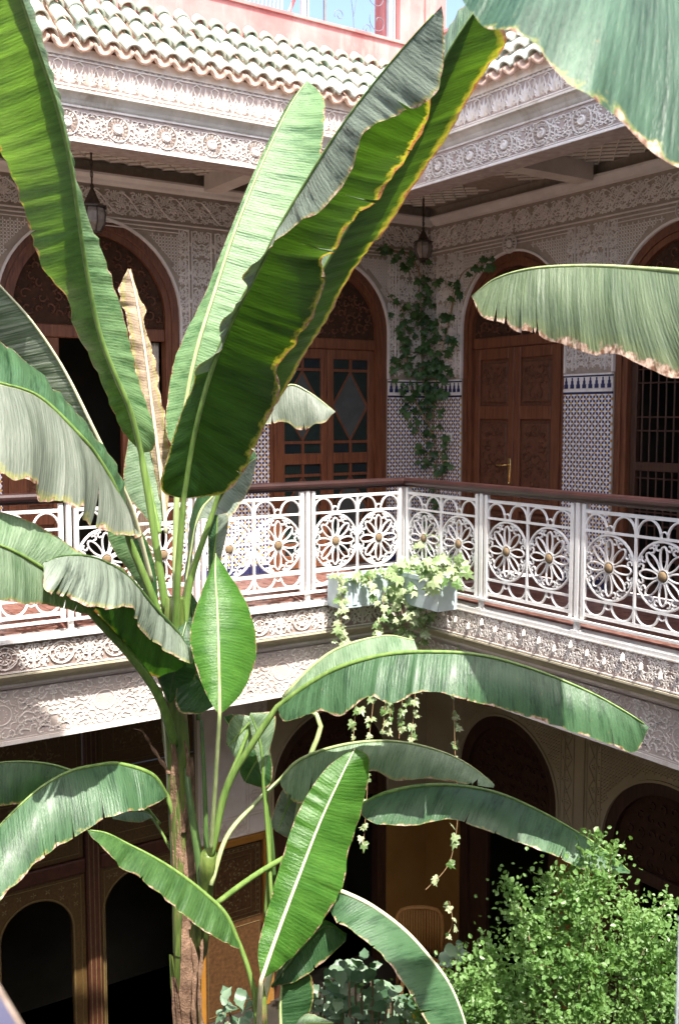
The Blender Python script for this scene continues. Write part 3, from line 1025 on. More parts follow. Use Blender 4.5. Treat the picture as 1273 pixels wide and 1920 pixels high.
# ------------------------------------------------------------------ upper back walls
ARCH_UP = {'L': [(3.29, .85, 2.52, 0.0), (5.84, .74, 2.48, 0.0)], 'R': [(-7.63, .745, 2.49, 0.0), (-5.54, .745, 2.49, 0.0), (-3.45, .745, 2.49, 0.0)]}
ARCH_LO = {'L': [(5.86, .74, -2.28, ZG)], 'R': [(-7.60, .735, -2.26, ZG), (-5.54, .745, -2.36, ZG), (-3.45, .745, -2.36, ZG)]}


def outside(u, z, arches, m):
    for (uc, r, zs, zb) in arches:
        if z <= zs:
            if abs(u - uc) < r + m:
                return False
        elif (u - uc) ** 2 + (z - zs) ** 2 < (r + m) ** 2:
            return False
    return True


def sebka(mb, u0, u1, z0, z1, arches, w, s=.062, dep=.012, m=.07):
    """field of small raised eight-point stars"""
    i = 0
    z = z0 + s / 2
    while z < z1 - s * .3:
        u = u0 + s / 2 + (s / 2 if i % 2 else 0)
        while u < u1 - s * .3:
            if outside(u, z, arches, m):
                for k in range(4):
                    a = k * pi / 2 + pi / 4 * 0
                    mb.petal(u, z, a, s * .50, s * .26, dep, w)
            u += s
        z += s / 2
        i += 1


def frame_ribbon(mb, u0, u1, z0, z1, wid, dep, w):
    mb.ribbon([(u0, z0), (u1, z0), (u1, z1), (u0, z1)], wid, dep, w, closed=True)


def interlace(mb, u0, u1, z0, z1, w, per, dep=.012, rib=.012):
    h = (z1 - z0) / 2
    zc = (z0 + z1) / 2
    n = int((u1 - u0) / (per / 8))
    for ph in (0, pi):
        mb.ribbon([(u0 + (u1 - u0) * i / n, zc + h * .85 * sin(2 * pi * (u1 - u0) * i / n / per + ph)) for i in range(n + 1)], rib, dep, w)
    k = int((u1 - u0) / (per / 2))
    for i in range(k):
        c = u0 + per * (.25 + i * .5)
        if c > u1 - .02:
            break
        for q in range(8):
            mb.petal(c, zc, q * pi / 4, h * .5, h * .22, dep, w)


def vbands(mb, uc, z0, z1, w, wd):
    """upright carved band: chain of lozenges"""
    for s in (-1, 1):
        mb.ribbon([(uc + s * wd / 2, z0), (uc + s * wd / 2, z1)], .012, .012, w)
    z = z0
    p = wd * 1.3
    while z + p <= z1 + .001:
        mb.ribbon([(uc, z), (uc + wd * .36, z + p / 2), (uc, z + p), (uc - wd * .36, z + p / 2)], .010, .012, w, closed=True)
        for q in range(6):
            mb.petal(uc, z + p / 2, q * pi / 3 + pi / 6, wd * .24, wd * .12, .012, w)
        z += p


MERL = MB()
for (x0, x1, z0, z1) in ((-.022, .022, -.05, -.012), (-.013, .013, -.0118, .020), (-.006, .006, .0202, .05)):
    MERL.box(x0, x1, -.006, 0, z0, z1)
MERL = MERL.mesh('merlon_tile', ['navy_tile'])
SKIRT = MB().bevbox(-.058, .058, -.012, 0, 0, .085, .003).mesh('skirting_tile', ['navy_tile'])


def upper_wall(fr):
    w = WB[fr]
    fa, fb = FLIM[fr]
    b_end = XB if fr == 'L' else fb
    a_end = fa if fr == 'L' else -YB
    T = Thing('gallery_wall', {'L': 'upper carved stucco wall with tiled dado behind the left balustrade',
                               'R': 'upper carved stucco wall with tiled dado behind the right balustrade'}[fr], 'wall', fr, ((a_end + b_end) / 2, w, 0))
    AR = ARCH_UP[fr]
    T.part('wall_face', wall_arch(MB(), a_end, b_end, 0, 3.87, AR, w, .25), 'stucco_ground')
    da, db = (1.6, XB) if fr == 'L' else (-YB, -3.0)
    ends = [da] + sum([[uc - r, uc + r] for (uc, r, zs, zb) in AR if da < uc < db], []) + [db]
    piers = [(ends[i] if i else da, ends[i + 1]) for i in range(0, len(ends) - 1, 2)]
    for (p, q) in piers:
        if q - p < .05:
            continue
        T.part('zellige_dado', MB().box(p + .004, q - .004, w - .016, w - .001, .09, 1.80), 'zellige')
        T.part('merlon_ground', MB().box(p + .004, q - .004, w - .014, w - .001, 1.851, 1.961), 'carved_white')
        for z0, z1, m in ((1.801, 1.822, 0), (1.823, 1.850, 1), (1.962, 1.975, 0), (1.976, 1.992, 1)):
            T.part(('navy_border', 'white_border')[m], MB().box(p + .004, q - .004, w - (.019 if m == 0 else .022), w - .001, z0, z1), ('navy_tile', 'carved_white')[m])
        n = max(1, int((q - p) / .068))
        for i in range(n):
            T.inst('merlon_tile', MERL, (p + (q - p) * (i + .5) / n, w - .0165, 1.906))
        n = max(1, int((q - p) / .119))
        for i in range(n):
            T.inst('skirting_tile', SKIRT, (p + (q - p) * (i + .5) / n, w - .003, .004))
    # carved relief above the dado
    rel = MB()
    sb = MB()
    interlace(rel, da + .02, db - .02, 3.40, 3.64, w - .0005, .52)
    rel.ribbon([(da, 3.385), (db, 3.385)], .016, .016, w - .0005)
    for (uc, r, zs, zb) in AR:
        if not da < uc < db + 1.0:
            continue
        arch_band(rel, uc, r + .020, r - .002, zs, 2.0, w - .02, w + .02)
        lo, hi = uc - r - .10, uc + r + .10
        frame_ribbon(rel, lo, hi, 2.62 if False else zs + .02, 3.345, .014, .014, w - .0005) if False else None
        rel.ribbon([(lo, 2.02), (lo, 3.345), (hi, 3.345), (hi, 2.02)], .016, .016, w - .0005)
        rel.ribbon([(lo + .035, zs), (lo + .035, 3.31), (hi - .035, 3.31), (hi - .035, zs)], .010, .012, w - .0005)
        sebka(sb, lo + .05, hi - .05, zs, 3.30, [(uc, r, zs, zb)], w - .0005)
    for (p, q) in piers:
        cw = q - p - .22
        if cw < .12:
            continue
        k = max(1, int(cw / .20))
        for i in range(k):
            vbands(rel, p + .11 + cw * (i + .5) / k, 2.03, 3.34, w - .0045, cw / k * .82)
        ka = max(1, round((q - p) / .22))
        for i in range(ka):
            for j in range(5):
                aw = (q - p) / ka
                T.inst('arabesque_panel', WARA, (p + aw * (i + .5), w - .0004, 2.03 + .264 * (j + .5)), scale=(aw / .22, 1, 1.2))['kind'] = 'stuff'
    T.part('carved_relief', rel, 'stucco_light', stuff=True)
    T.part('lattice_relief', sb, 'stucco_light', stuff=True)
    for i in range(int((db - da) / .24)):
        T.inst('arabesque_panel', WARA, (da + .12 + i * .24, w - .0004, 3.52), scale=(1.09, .6, 1.05))['kind'] = 'stuff'
    if fr == 'R':
        for (uc, r, zs, zb) in AR:
            T.inst('keystone_boss', KEY, (uc, w - .032, zs + r + .075))
    return T


WARA = arabesque(.22, .22, 31, k=15, dep=.009, rib=.012).mesh('arabesque_panel', ['stucco_light'])
KEY = rosette_mb(.085, 14, .03).mesh('keystone_boss', ['stucco_light'])
for fr in 'LR':
    upper_wall(fr)


# ------------------------------------------------------------------ upper doorways
def tympanum(T, uc, r, zs, zb, w, seed):
    T.part('tympanum', arch_fill(MB(), uc, r, zs, zb, w), 'carved_recess')
    rg = random.Random(seed)
    mb = MB()
    n = 0
    pts = []
    for _ in range(900):
        u, z = rg.uniform(0, r), rg.uniform(zb, zs + r)
        rr = rg.uniform(.035, .06)
        if (u + rr) ** 2 + (max(z + rr, zs) - zs) ** 2 > (r * .97) ** 2 or z - rr < zb + .01 or u < rr * .6:
            continue
        if any((u - a) ** 2 + (z - b) ** 2 < (.085) ** 2 for a, b in pts):
            continue
        pts.append((u, z))
        a0, d = rg.uniform(0, 6.28), rg.choice((-1, 1))
        sp = spiral(u, z, rr, rr * .25, a0, a0 + d * 4.6, 9)
        for s in (-1, 1):
            mb.ribbon([(uc + s * p[0], p[1]) for p in sp], .015, .02, w - .0008)
            for q in range(3):
                an = a0 + d * (.5 + q * 1.3)
                mb.petal(uc + s * (u + rr * cos(an)), z + rr * sin(an), an if s > 0 else pi - an, rr * .8, .02, .02, w - .0008)
    T.part('tympanum_carving', mb, 'cedar_carved', stuff=True)


def door_frame(T, uc, r, zs, zb, w, mat='cedar', transom=2.36, dz=0.0, gold=False):
    T.part('door_frame', arch_band(MB(), uc, r - .002, r - .14, zs, zb + .004, w + .012, w + .12), mat)
    T.part('frame_bead', arch_band(MB(), uc, r - .055, r - .085, zs, zb + .006, w - .006, w + .0115), mat)
    if transom is not None:
        T.part('transom', MB().bevbox(uc - r + .141, uc + r - .141, w + .03, w + .11, transom - .06, transom + .05, .008), mat)


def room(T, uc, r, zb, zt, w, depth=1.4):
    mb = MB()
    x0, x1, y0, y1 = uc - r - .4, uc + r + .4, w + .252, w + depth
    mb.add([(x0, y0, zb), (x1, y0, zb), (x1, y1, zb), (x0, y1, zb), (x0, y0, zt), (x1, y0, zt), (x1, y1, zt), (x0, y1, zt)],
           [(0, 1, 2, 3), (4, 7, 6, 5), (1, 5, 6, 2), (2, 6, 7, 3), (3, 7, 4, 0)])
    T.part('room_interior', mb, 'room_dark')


def glazed_leaf(T, u0, u1, z0, z1, w):
    """door leaf with small square panes over and under a lozenge, twice"""
    fr = MB()
    s = .075
    fr.bevbox(u0, u0 + s, w, w + .045, z0, z1, .006)
    fr.bevbox(u1 - s, u1, w, w + .045, z0, z1, .006)
    a, b = u0 + s, u1 - s
    m = (a + b) / 2
    H = z1 - z0
    rails = [(0, .06), (.475, .525), (.955, 1.0)]
    for r0, r1 in rails:
        fr.bevbox(a, b, w, w + .045, z0 + H * r0, z0 + H * r1, .006)
    panes = []
    for lo, hi in ((.06, .475), (.525, .955)):
        zl, zh = z0 + H * lo, z0 + H * hi
        q = .115
        z_1, z_2 = zl + q, zh - q
        for zz in (z_1, z_2):
            fr.box(a, b, w + .008, w + .04, zz - .014, zz + .014)
        fr.box(m - .014, m + .014, w + .0082, w + .0398, zl, z_1 - .014)
        fr.box(m - .014, m + .014, w + .0082, w + .0398, z_2 + .014, zh)
        zc = (z_1 + z_2) / 2
        t, bt = z_2 - .014, z_1 + .014
        fr.ribbon([(m, t), (b, zc), (m, bt), (a, zc)], .034, .022, w + .034, closed=True, both=True)
        panes += [('blue_glass', [(a, zl), (m, zl), (m, z_1), (a, z_1)]), ('teal_glass', [(m, zl), (b, zl), (b, z_1), (m, z_1)]),
                  ('teal_glass', [(a, z_2), (m, z_2), (m, zh), (a, zh)]), ('blue_glass', [(m, z_2), (b, z_2), (b, zh), (m, zh)]),
                  ('ribbed_glass', [(m, bt), (b, zc), (m, t), (a, zc)]),
                  ('teal_glass', [(a, bt), (m, bt), (a, zc)]), ('teal_glass', [(m, bt), (b, bt), (b, zc)]),
                  ('teal_glass', [(a, t), (a, zc), (m, t)]), ('teal_glass', [(m, t), (b, zc), (b, t)])]
    L = T.part('door_leaf', fr, 'cedar')
    for mt, P in panes:
        mb = MB()
        n = len(P)
        mb.add([(p[0], w + .028, p[1]) for p in P] + [(p[0], w + .033, p[1]) for p in P],
               [tuple(range(n)), tuple(range(n, 2 * n))[::-1]] + [(i, n + i, n + (i + 1) % n, (i + 1) % n) for i in range(n)])
        T.part('glass_pane', mb, mt, parent=L)


def panel_leaf(T, u0, u1, z0, z1, w, spl=(.0, .30, .36, .74, .80, 1.0), mats=('cedar', 'cedar_carved')):
    fr = MB()
    s = .085
    fr.bevbox(u0, u0 + s, w, w + .05, z0, z1, .006)
    fr.bevbox(u1 - s, u1, w, w + .05, z0, z1, .006)
    H = z1 - z0
    rows = [(.05, .27), (.33, .68), (.74, .95)]
    edges = [0] + [x for r in rows for x in r] + [1]
    for i in range(0, len(edges), 2):
        fr.bevbox(u0 + s, u1 - s, w, w + .05, z0 + H * edges[i], z0 + H * edges[i + 1], .006)
    L = T.part('door_leaf', fr, mats[0])
    for lo, hi in rows:
        a, b, c, d = u0 + s, u1 - s, z0 + H * lo, z0 + H * hi
        T.part('recessed_board', MB().box(a, b, w + .032, w + .045, c, d), mats[1], parent=L)
        mb = MB()
        mb.bevbox(a + .03, b - .03, w + .014, w + .0315, c + .03, d - .03, .015)
        pw, ph = b - a - .10, d - c - .10
        A = arabesque(pw, ph, int(lo * 100), k=max(4, int(ph * 18)), dep=.010, rib=.012)
        mb.add([(x + (a + b) / 2, y + w + .0138, z + (c + d) / 2) for x, y, z in A.v], A.f)
        T.part('raised_panel', mb, mats[1], parent=L)
    return L


# left gallery, big carved arch with an open leaf
T = Thing('arched_doorway', 'wide cedar arched doorway with carved tympanum and dark gap behind the hanging lantern', 'doorway', 'L', (3.29, YB, 0))
uc, r, zs, zb = ARCH_UP['L'][0]
door_frame(T, uc, r, zs, zb, YB)
tympanum(T, uc, r - .141, zs, 2.411, YB + .06, 4)
panel_leaf(T, uc - r + .142, uc - .30, .01, 2.298, YB + .05)
cur = MB()
for i in range(12):
    x = uc + .36 + i * .028
    cur.tube([(x, YB + .13 + .012 * (i % 2), .05), (x + .004, YB + .125 + .012 * (i % 2), 2.29)], .018, 6)
T.part('curtain', cur, 'curtain', smooth=True)
T.part('mullion', MB().bevbox(uc + .28, uc + .335, YB + .05, YB + .11, .01, 2.298), 'cedar')
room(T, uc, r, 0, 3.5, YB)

T = Thing('arched_doorway', 'arched cedar doorway glazed with teal panes and lozenges', 'doorway', 'L', (5.84, YB, 0))
uc, r, zs, zb = ARCH_UP['L'][1]
door_frame(T, uc, r, zs, zb, YB)
tympanum(T, uc, r - .141, zs, 2.411, YB + .06, 7)
glazed_leaf(T, uc - r + .142, uc - .003, .01, 2.298, YB + .05)
glazed_leaf(T, uc + .003, uc + r - .142, .01, 2.298, YB + .05)
room(T, uc, r, 0, 3.5, YB)

T = Thing('arched_doorway', 'arched doorway with closed brown panelled double door and brass handle', 'doorway', 'R', (-7.63, XB, 0))
uc, r, zs, zb = ARCH_UP['R'][0]
door_frame(T, uc, r, zs, zb, XB)
tympanum(T, uc, r - .141, zs, 2.411, XB + .06, 9)
L1 = panel_leaf(T, uc - r + .142, uc - .003, .01, 2.298, XB + .05)
panel_leaf(T, uc + .003, uc + r - .142, .01, 2.298, XB + .05)
hm = MB()
hx = uc - .045
hm.bevbox(hx - .02, hx + .02, XB + .042, XB + .0495, .93, 1.17, .003)
hm.tube([(hx, XB + .043, 1.10), (hx, XB - .005, 1.10), (hx - .02, XB - .012, 1.10), (hx - .12, XB - .012, 1.095), (hx - .14, XB - .005, 1.09)], .011, 8)
hm.lathe([(.0, .905), (.014, .90), (.014, .925), (.0, .932)], hx, XB + .045, 10)
T.part('door_handle', hm, 'brass', parent=L1, smooth=True)
room(T, uc, r, 0, 3.5, XB)


def lattice_leaf(T, u0, u1, z0, z1, w):
    fr = MB()
    s = .07
    for a, b in ((u0, u0 + s), (u1 - s, u1)):
        fr.bevbox(a, b, w, w + .045, z0, z1, .006)
    for a, b in ((z0, z0 + .10), ((z0 + z1) / 2 - .04, (z0 + z1) / 2 + .04), (z1 - .08, z1)):
        fr.bevbox(u0 + s, u1 - s, w, w + .045, a, b, .006)
    L = T.part('door_leaf', fr, 'cedar_dark')
    mb = MB()
    u = u0 + s + .05
    while u < u1 - s:
        mb.tube([(u, w + .02, z0 + .1), (u, w + .02, z1 - .08)], .009, 6)
        u += .085
    z = z0 + .2
    k = 0
    while z < z1 - .1:
        mb.tube([(u0 + s, w + .021, z), (u1 - s, w + .021, z)], .008, 6)
        z += .30 if k % 2 else .12
        k += 1
    T.part('spindle_lattice', mb, 'cedar_dark', parent=L)


for n_, lab in ((1, 'dark arched doorway with turned wooden lattice at the right edge of the gallery'), (2, 'arched lattice doorway just outside the view, nearest the camera on the right gallery')):
    uc, r, zs, zb = ARCH_UP['R'][n_]
    T = Thing('arched_doorway', lab, 'doorway', 'R', (uc, XB, 0))
    door_frame(T, uc, r, zs, zb, XB)
    tympanum(T, uc, r - .141, zs, 2.411, XB + .06, 12 + n_)
    lattice_leaf(T, uc - r + .142, uc - .003, .01, 2.298, XB + .06)
    lattice_leaf(T, uc + .003, uc + r - .142, .01, 2.298, XB + .06)
    room(T, uc, r, 0, 3.5, XB)

# ------------------------------------------------------------------ lower walls
for fr in 'LR':
    w = WB[fr]
    fa, fb = FLIM[fr]
    b_end = XB if fr == 'L' else fb
    a_end = fa if fr == 'L' else -YB
    T = Thing('arcade_wall', {'L': 'ground floor wall left of the corner, white stucco panel over ochre',
                              'R': 'ground floor wall right of the corner with beige carved arches'}[fr], 'wall', fr, ((a_end + b_end) / 2, w, ZG))
    AR = ARCH_LO[fr]
    a1 = 4.235 if fr == 'L' else a_end
    T.part('wall_face', wall_arch(MB(), a1, b_end, -2.72, -.80, [(x[0], x[1], x[2], -2.72) for x in AR], w, .25), 'beige_plaster')
    cur = 5.06 if fr == 'L' else a_end
    for (uc, r, zs, zb) in AR:
        T.part('ochre_dado', MB().box(cur, uc - r, w, w + .25, ZG, -2.722), 'ochre_plaster')
        cur = uc + r
    T.part('ochre_dado', MB().box(cur, b_end, w, w + .25, ZG, -2.722), 'ochre_plaster')
    rel, sb = MB(), MB()
    for (uc, r, zs, zb) in AR:
        arch_band(rel, uc, r + .022, r - .002, zs, -2.70, w - .02, w + .02)
        if fr == 'R':
            lo_, hi_ = uc - r - .09, uc + r + .09
            rel.ribbon([(lo_, -2.70), (lo_, -.98), (hi_, -.98), (hi_, -2.70)], .016, .016, w - .0005)
            sebka(sb, lo_ + .02, hi_ - .02, zs - .1, -1.0, [(uc, r, zs, zb)], w - .0005, s=.068)
    if fr == 'R':
        for p, q in ((-6.865, -6.285), (-4.795, -4.195)):
            for c in (-.17, .17):
                vbands(rel, (p + q) / 2 + c, -2.70, -.98, w - .0005, .17)
            rel.box((p + q) / 2 - .06, (p + q) / 2 + .06, w - .02, w - .0005, -2.70, -.98)
    T.part('carved_relief', rel, 'beige_plaster', stuff=True)
    if fr == 'R':
        T.part('lattice_relief', sb, 'beige_plaster', stuff=True)
    else:
        pn = MB()
        pn.box(4.26, 5.05, w - .012, w - .001, -2.70, -.86)
        T.part('white_panel', pn, 'stucco_light')
        rb = MB()
        for u in (4.285, 4.80, 4.83, 5.03):
            rb.ribbon([(u, -2.69), (u, -.87)], .012, .008, w - .0125)
        for z in (-2.69, -2.50, -2.47):
            rb.ribbon([(4.28, z), (5.03, z)], .012, .008, w - .0125)
        interlace(rb, 4.29, 4.80, -2.67, -2.52, w - .0125, .14, .008, .010)
        for i in range(7):
            A = arabesque(.16, .22, 40 + i, k=5, dep=.008, rib=.009)
            rb.add([(x + 4.93, y + w - .0125, z - 2.33 + i * .23) for x, y, z in A.v], A.f)
        T.part('panel_carving', rb, 'aged_stucco', stuff=True)

# ground floor doorways
for fr, i, lab in (('L', 0, 'dark ground floor arch left of the corner, behind the hanging ivy'), ('R', 0, 'dark ground floor arch right of the rattan chair'),
                   ('R', 1, 'dark ground floor arch behind the leafy green shrub'), ('R', 2, 'dark ground floor arch out of view to the right')):
    uc, r, zs, zb = ARCH_LO[fr][i]
    w = WB[fr]
    T = Thing('arched_doorway', lab, 'doorway', fr, (uc, w, ZG))
    T.part('door_frame', arch_band(MB(), uc, r - .002, r - .12, zs, zb + .004, w + .012, w + .12), 'cedar_dark')
    T.part('transom', MB().bevbox(uc - r + .121, uc + r - .121, w + .03, w + .11, -2.62, -2.50, .008), 'cedar_dark')
    T.part('tympanum', arch_fill(MB(), uc, r - .121, zs, -2.499, w + .07), 'carved_recess')
    A = MB()
    for k in range(9):
        for j in range(5):
            u, z = uc - .48 + k * .12, -2.44 + j * .14
            if (u - uc) ** 2 + (max(z, zs) - zs) ** 2 < (r - .18) ** 2:
                A.ribbon(spiral(u, z, .05, .012, k + j * 2.1, k + j * 2.1 + 5, 8), .014, .012, w + .069)
    T.part('tympanum_carving', A, 'cedar_dark', stuff=True)
    T.part('door_leaf', MB().bevbox(uc - r + .122, uc - r + .40, w + .05, w + .10, ZG + .01, -2.622), 'cedar_dark')
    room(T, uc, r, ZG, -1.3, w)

# painted gate on the left with two keyhole openings
T = Thing('painted_gate', 'tall dark painted wooden gate with two keyhole arches behind the banana trunk', 'gate', 'L', (3.15, YB, ZG))
w = YB


def keyhole_board(T, u0, u1, z0, z1, uc, r, zs, w):
    mb = wall_arch(MB(), u0, u1, z0, z1, [(uc, r, zs, z0)], w, .05)
    L = T.part('gate_leaf', mb, 'painted_wood')
    g = MB()
    arch_band(g, uc, r + .02, r + .008, zs, z0 + .01, w - .005, w + .001)
    frame_ribbon(g, u0 + .04, u1 - .04, z0 + .03, z1 - .04, .012, .006, w - .0005)
    T.part('gilt_border', g, 'gilt_line', parent=L)
    o = MB()
    for i in range(14):
        for j in range(3):
            u, z = u0 + .09 + (u1 - u0 - .18) * i / 13, z1 - .10 - j * .09
            if outside(u, z, [(uc, r, zs, z0)], .05):
                for q in range(4):
                    o.petal(u, z, q * pi / 2 + (pi / 4 if (i + j) % 2 else 0), .032, .016, .004, w - .0005)
    T.part('painted_motif', o, 'gilt_line', parent=L, stuff=True)
    return L


keyhole_board(T, 1.2, 3.085, ZG, -2.66, 2.63, .33, -3.16, w)
keyhole_board(T, 3.235, 4.23, ZG, -2.66, 3.63, .36, -3.12, w)
T.part('gate_post', MB().bevbox(3.09, 3.23, w - .05, w + .05, ZG, -.85, .012), 'painted_wood_red')
for u in (3.115, 3.16, 3.205):
    T.part('gilt_line', MB().box(u - .004, u + .004, w - .053, w - .0495, ZG + .01, -.9), 'gilt_line')
for a_, b_ in ((1.2, 3.088), (3.232, 4.23)):
    T.part('lintel', MB().bevbox(a_, b_, w - .03, w + .05, -2.655, -2.52, .01), 'painted_wood_red')
for u0, u1 in ((1.2, 2.10), (2.11, 3.085), (3.235, 4.23)):
    for z0, z1 in ((-2.515, -1.72), (-1.71, -.85)):
        P = T.part('painted_panel', MB().bevbox(u0, u1, w, w + .05, z0, z1, .01), 'painted_wood')
        g = MB()
        frame_ribbon(g, u0 + .05, u1 - .05, z0 + .05, z1 - .05, .012, .005, w - .0005)
        frame_ribbon(g, u0 + .16, u1 - .16, z0 + .16, z1 - .16, .010, .005, w - .0005)
        T.part('gilt_border', g, 'gilt_line', parent=P)
        o = MB()
        rg = random.Random(int(u0 * 10 + z0 * 7))
        for _ in range(90):
            u, z = rg.uniform(u0 + .2, u1 - .2), rg.uniform(z0 + .2, z1 - .2)
            o.petal(u, z, rg.uniform(0, 6.28), .045, .018, .004, w - .0005)
        T.part('painted_motif', o, 'gilt_line', parent=P, stuff=True)
room(T, 3.0, 1.2, ZG, -2.5, w - .15)

T = Thing('painted_doorway', 'brown painted door in a bright ochre frame under the white panel', 'door', 'L', (4.65, YB, ZG))
f = MB()
f.bevbox(4.24, 4.31, w - .04, w + .05, ZG, -2.78, .008).bevbox(4.985, 5.055, w - .04, w + .05, ZG, -2.78, .008).bevbox(4.24, 5.055, w - .04, w + .05, -2.779, -2.705, .008)
T.part('door_frame', f, 'ochre_wood')
L = T.part('door_leaf', MB().box(4.312, 4.983, w, w + .05, ZG + .005, -2.782), 'painted_board')
g = MB()
for q in (.03, .075, .13):
    frame_ribbon(g, 4.312 + q, 4.983 - q, -3.62 + q, -2.782 - q, .008, .005, w - .0005)
frame_ribbon(g, 4.35, 4.945, ZG + .05, -3.66, .008, .005, w - .0005)
T.part('gilt_border', g, 'gilt_line', parent=L)
o = MB()
rg = random.Random(8)
for i in range(11):
    for (u, z) in ((4.365, -2.85 - i * .07), (4.93, -2.85 - i * .07), (4.37 + i * .056, -2.835)):
        for q in range(4):
            o.petal(u, z, q * pi / 2, .018, .010, .004, w - .0005)
for _ in range(80):
    o.petal(rg.uniform(4.47, 4.83), rg.uniform(-3.45, -2.95), rg.uniform(0, 6.28), .04, .016, .004, w - .0005)
T.part('painted_motif', o, 'gilt_line', parent=L, stuff=True)

# ------------------------------------------------------------------ balustrades
def medal_mb():
    mb = MB()
    R = .238
    mb.ribbon(circle(0, 0, R, 32), .021, .014, .007, closed=True, both=True)
    mb.ribbon(circle(0, 0, .047, 16), .014, .014, .007, closed=True, both=True)
    for k in range(8):
        a = k * pi / 4 + pi / 2
        d = Vector((cos(a), sin(a)))
        n = Vector((-d.y, d.x))
        lp = []
        for i in range(15):
            t = 2 * pi * i / 15
            rr = .118 + .076 * cos(t)
            wdt = .029 * sin(t) * (1.0 + .15 * cos(t))
            p = d * rr * 1.06 + n * wdt * 1.06
            lp.append((p.x, p.y))
        mb.ribbon(lp, .0150, .013, .0065, closed=True, both=True)
        # scroll pairs between the petals, at the rim
        a2 = a + pi / 8
        d = Vector((cos(a2), sin(a2)))
        n = Vector((-d.y, d.x))
        for s in (-1, 1):
            c = d * .192 + n * s * .028
            ang0 = atan2(d.y, d.x)
            sp = spiral(c.x, c.y, .025, .012, ang0 + s * .6, ang0 - s * 3.9, 11)
            mb.ribbon(sp, .0140, .012, .006, both=True)
        mb.ribbon([(d.x * .216, d.y * .216), (d.x * .234, d.y * .234)], .03, .012, .006, both=True)
    return mb


MEDAL = medal_mb().mesh('medallion', ['white_paint'])
boss = MB()
bm_prof = [(0.0, .017), (.018, .016), (.030, .011), (.035, .004), (.035, -.006), (.0, -.008)]
vs, fs = [], []
n_ = 16
for (rr, y) in bm_prof:
    for k in range(n_):
        vs.append((rr * cos(2 * pi * k / n_), -y, rr * sin(2 * pi * k / n_)))
for i in range(len(bm_prof) - 1):
    for k in range(n_):
        fs.append((i * n_ + k, i * n_ + (k + 1) % n_, (i + 1) * n_ + (k + 1) % n_, (i + 1) * n_ + k))
boss.add(vs, fs)
BOSS = boss.mesh('boss', ['boss_bronze'], smooth=True)


def panel_mb(hw):
    mb = MB()
    t = .0165
    zt, z2, z3, zb = .905, .765, .255, .135
    zc = (z2 + z3) / 2
    for u in (-hw, hw):
        mb.box(u - t, u + t, -t, t, zb - .035, .955)
    mb.box(-.009, .009, -.009, .009, zb, zt)
    for z, h in ((zt, .013), (z2, .009), (z3, .009), (zb, .013)):
        mb.box(-hw + t, hw - t, -.0085, .0085, z - h, z + h)
    for c in (-hw / 2, hw / 2):
        q = hw / 4
        for s in (-1, 1):
            x = c + s * q * 1.08
            ra = q * .86
            mb.ribbon([(x + ra * cos(a), z2 + .125 * sin(a)) for a in [pi * i / 12 for i in range(13)]], .019, .013, .0065, both=True)
            mb.ribbon([(x + ra * cos(a), z3 - .112 * sin(a)) for a in [pi * i / 12 for i in range(13)]], .019, .013, .0065, both=True)
        ra = .030
        mb.ribbon([(c + ra * cos(a), z2 + .012 + .038 * sin(a)) for a in [pi * i / 10 for i in range(11)]], .012, .013, .0065, both=True)
        mb.ribbon([(c + ra * cos(a), z3 - .012 - .038 * sin(a)) for a in [pi * i / 10 for i in range(11)]], .012, .013, .0065, both=True)
    return mb


def balustrade(fr):
    w = W0[fr] + .03
    a, b = DLIM[fr]
    T = Thing('balustrade', {'L': 'sunlit white iron balustrade with flower medallions on the left gallery',
                             'R': 'shaded white iron balustrade with flower medallions on the right gallery'}[fr], 'balustrade', fr, ((a + b) / 2, w, 0))
    span = 1.045 if fr == 'L' else 1.065
    hw = span / 2 - .058
    me = panel_mb(hw).mesh('railing_panel', ['white_paint'])
    fa, fb = (a - .3, b + .03) if fr == 'L' else (a - .03, b + .3)
    m0, m1 = mit(fr)
    hp = [(w - .040, .985), (w - .046, 1.0), (w - .046, 1.018), (w - .036, 1.036), (w - .015, 1.043), (w + .015, 1.043), (w + .036, 1.036), (w + .046, 1.018), (w + .046, 1.0), (w + .040, .985), (w + .02, .978), (w + .02, .962), (w - .02, .962), (w - .02, .978)]
    if fr == 'L':
        T.part('handrail', MB().extr(hp, a - .3, b + .03, 0, 1, w), 'handrail_lacquer')
    else:
        T.part('handrail', MB().extr(hp, a - .03, b + .3, -1, 0, w), 'handrail_lacquer')
    T.part('bottom_rail', MB().box(a - (.3 if fr == 'L' else 0), b + (0 if fr == 'L' else .3), w - .035, w - .0135, .075, .095), 'white_paint')
    i = 0
    corner = b + .03 if fr == 'L' else a - .03
    sgn = -1 if fr == 'L' else 1
    while True:
        up = corner + sgn * i * span
        if up < a - .3 or up > b + .3:
            break
        if not (fr == 'R' and i == 0):
            pm = MB().box(up - .018, up + .018, w - .018, w + .018, .0, .9615)
            pm.box(up - .035, up + .035, w - .035, w + .035, -.0035, .008)
            T.part('post', pm, 'white_paint')
        c = up + sgn * span / 2
        if a - .3 < c < b + .3:
            P = T.inst('railing_panel', me, (c, w, 0))
            for s in (-1, 1):
                M = bpy.data.objects.new('medallion', MEDAL)
                COL.objects.link(M)
                M.parent = P
                M.location = (s * hw / 2, 0, .51)
                M.scale = (hw / 2 / .243, 1, 1.0)
                B = bpy.data.objects.new('boss', BOSS)
                COL.objects.link(B)
                B.parent = P
                B.location = (s * hw / 2, -.008, .51)
        i += 1
    return T


for fr in 'LR':
    balustrade(fr)

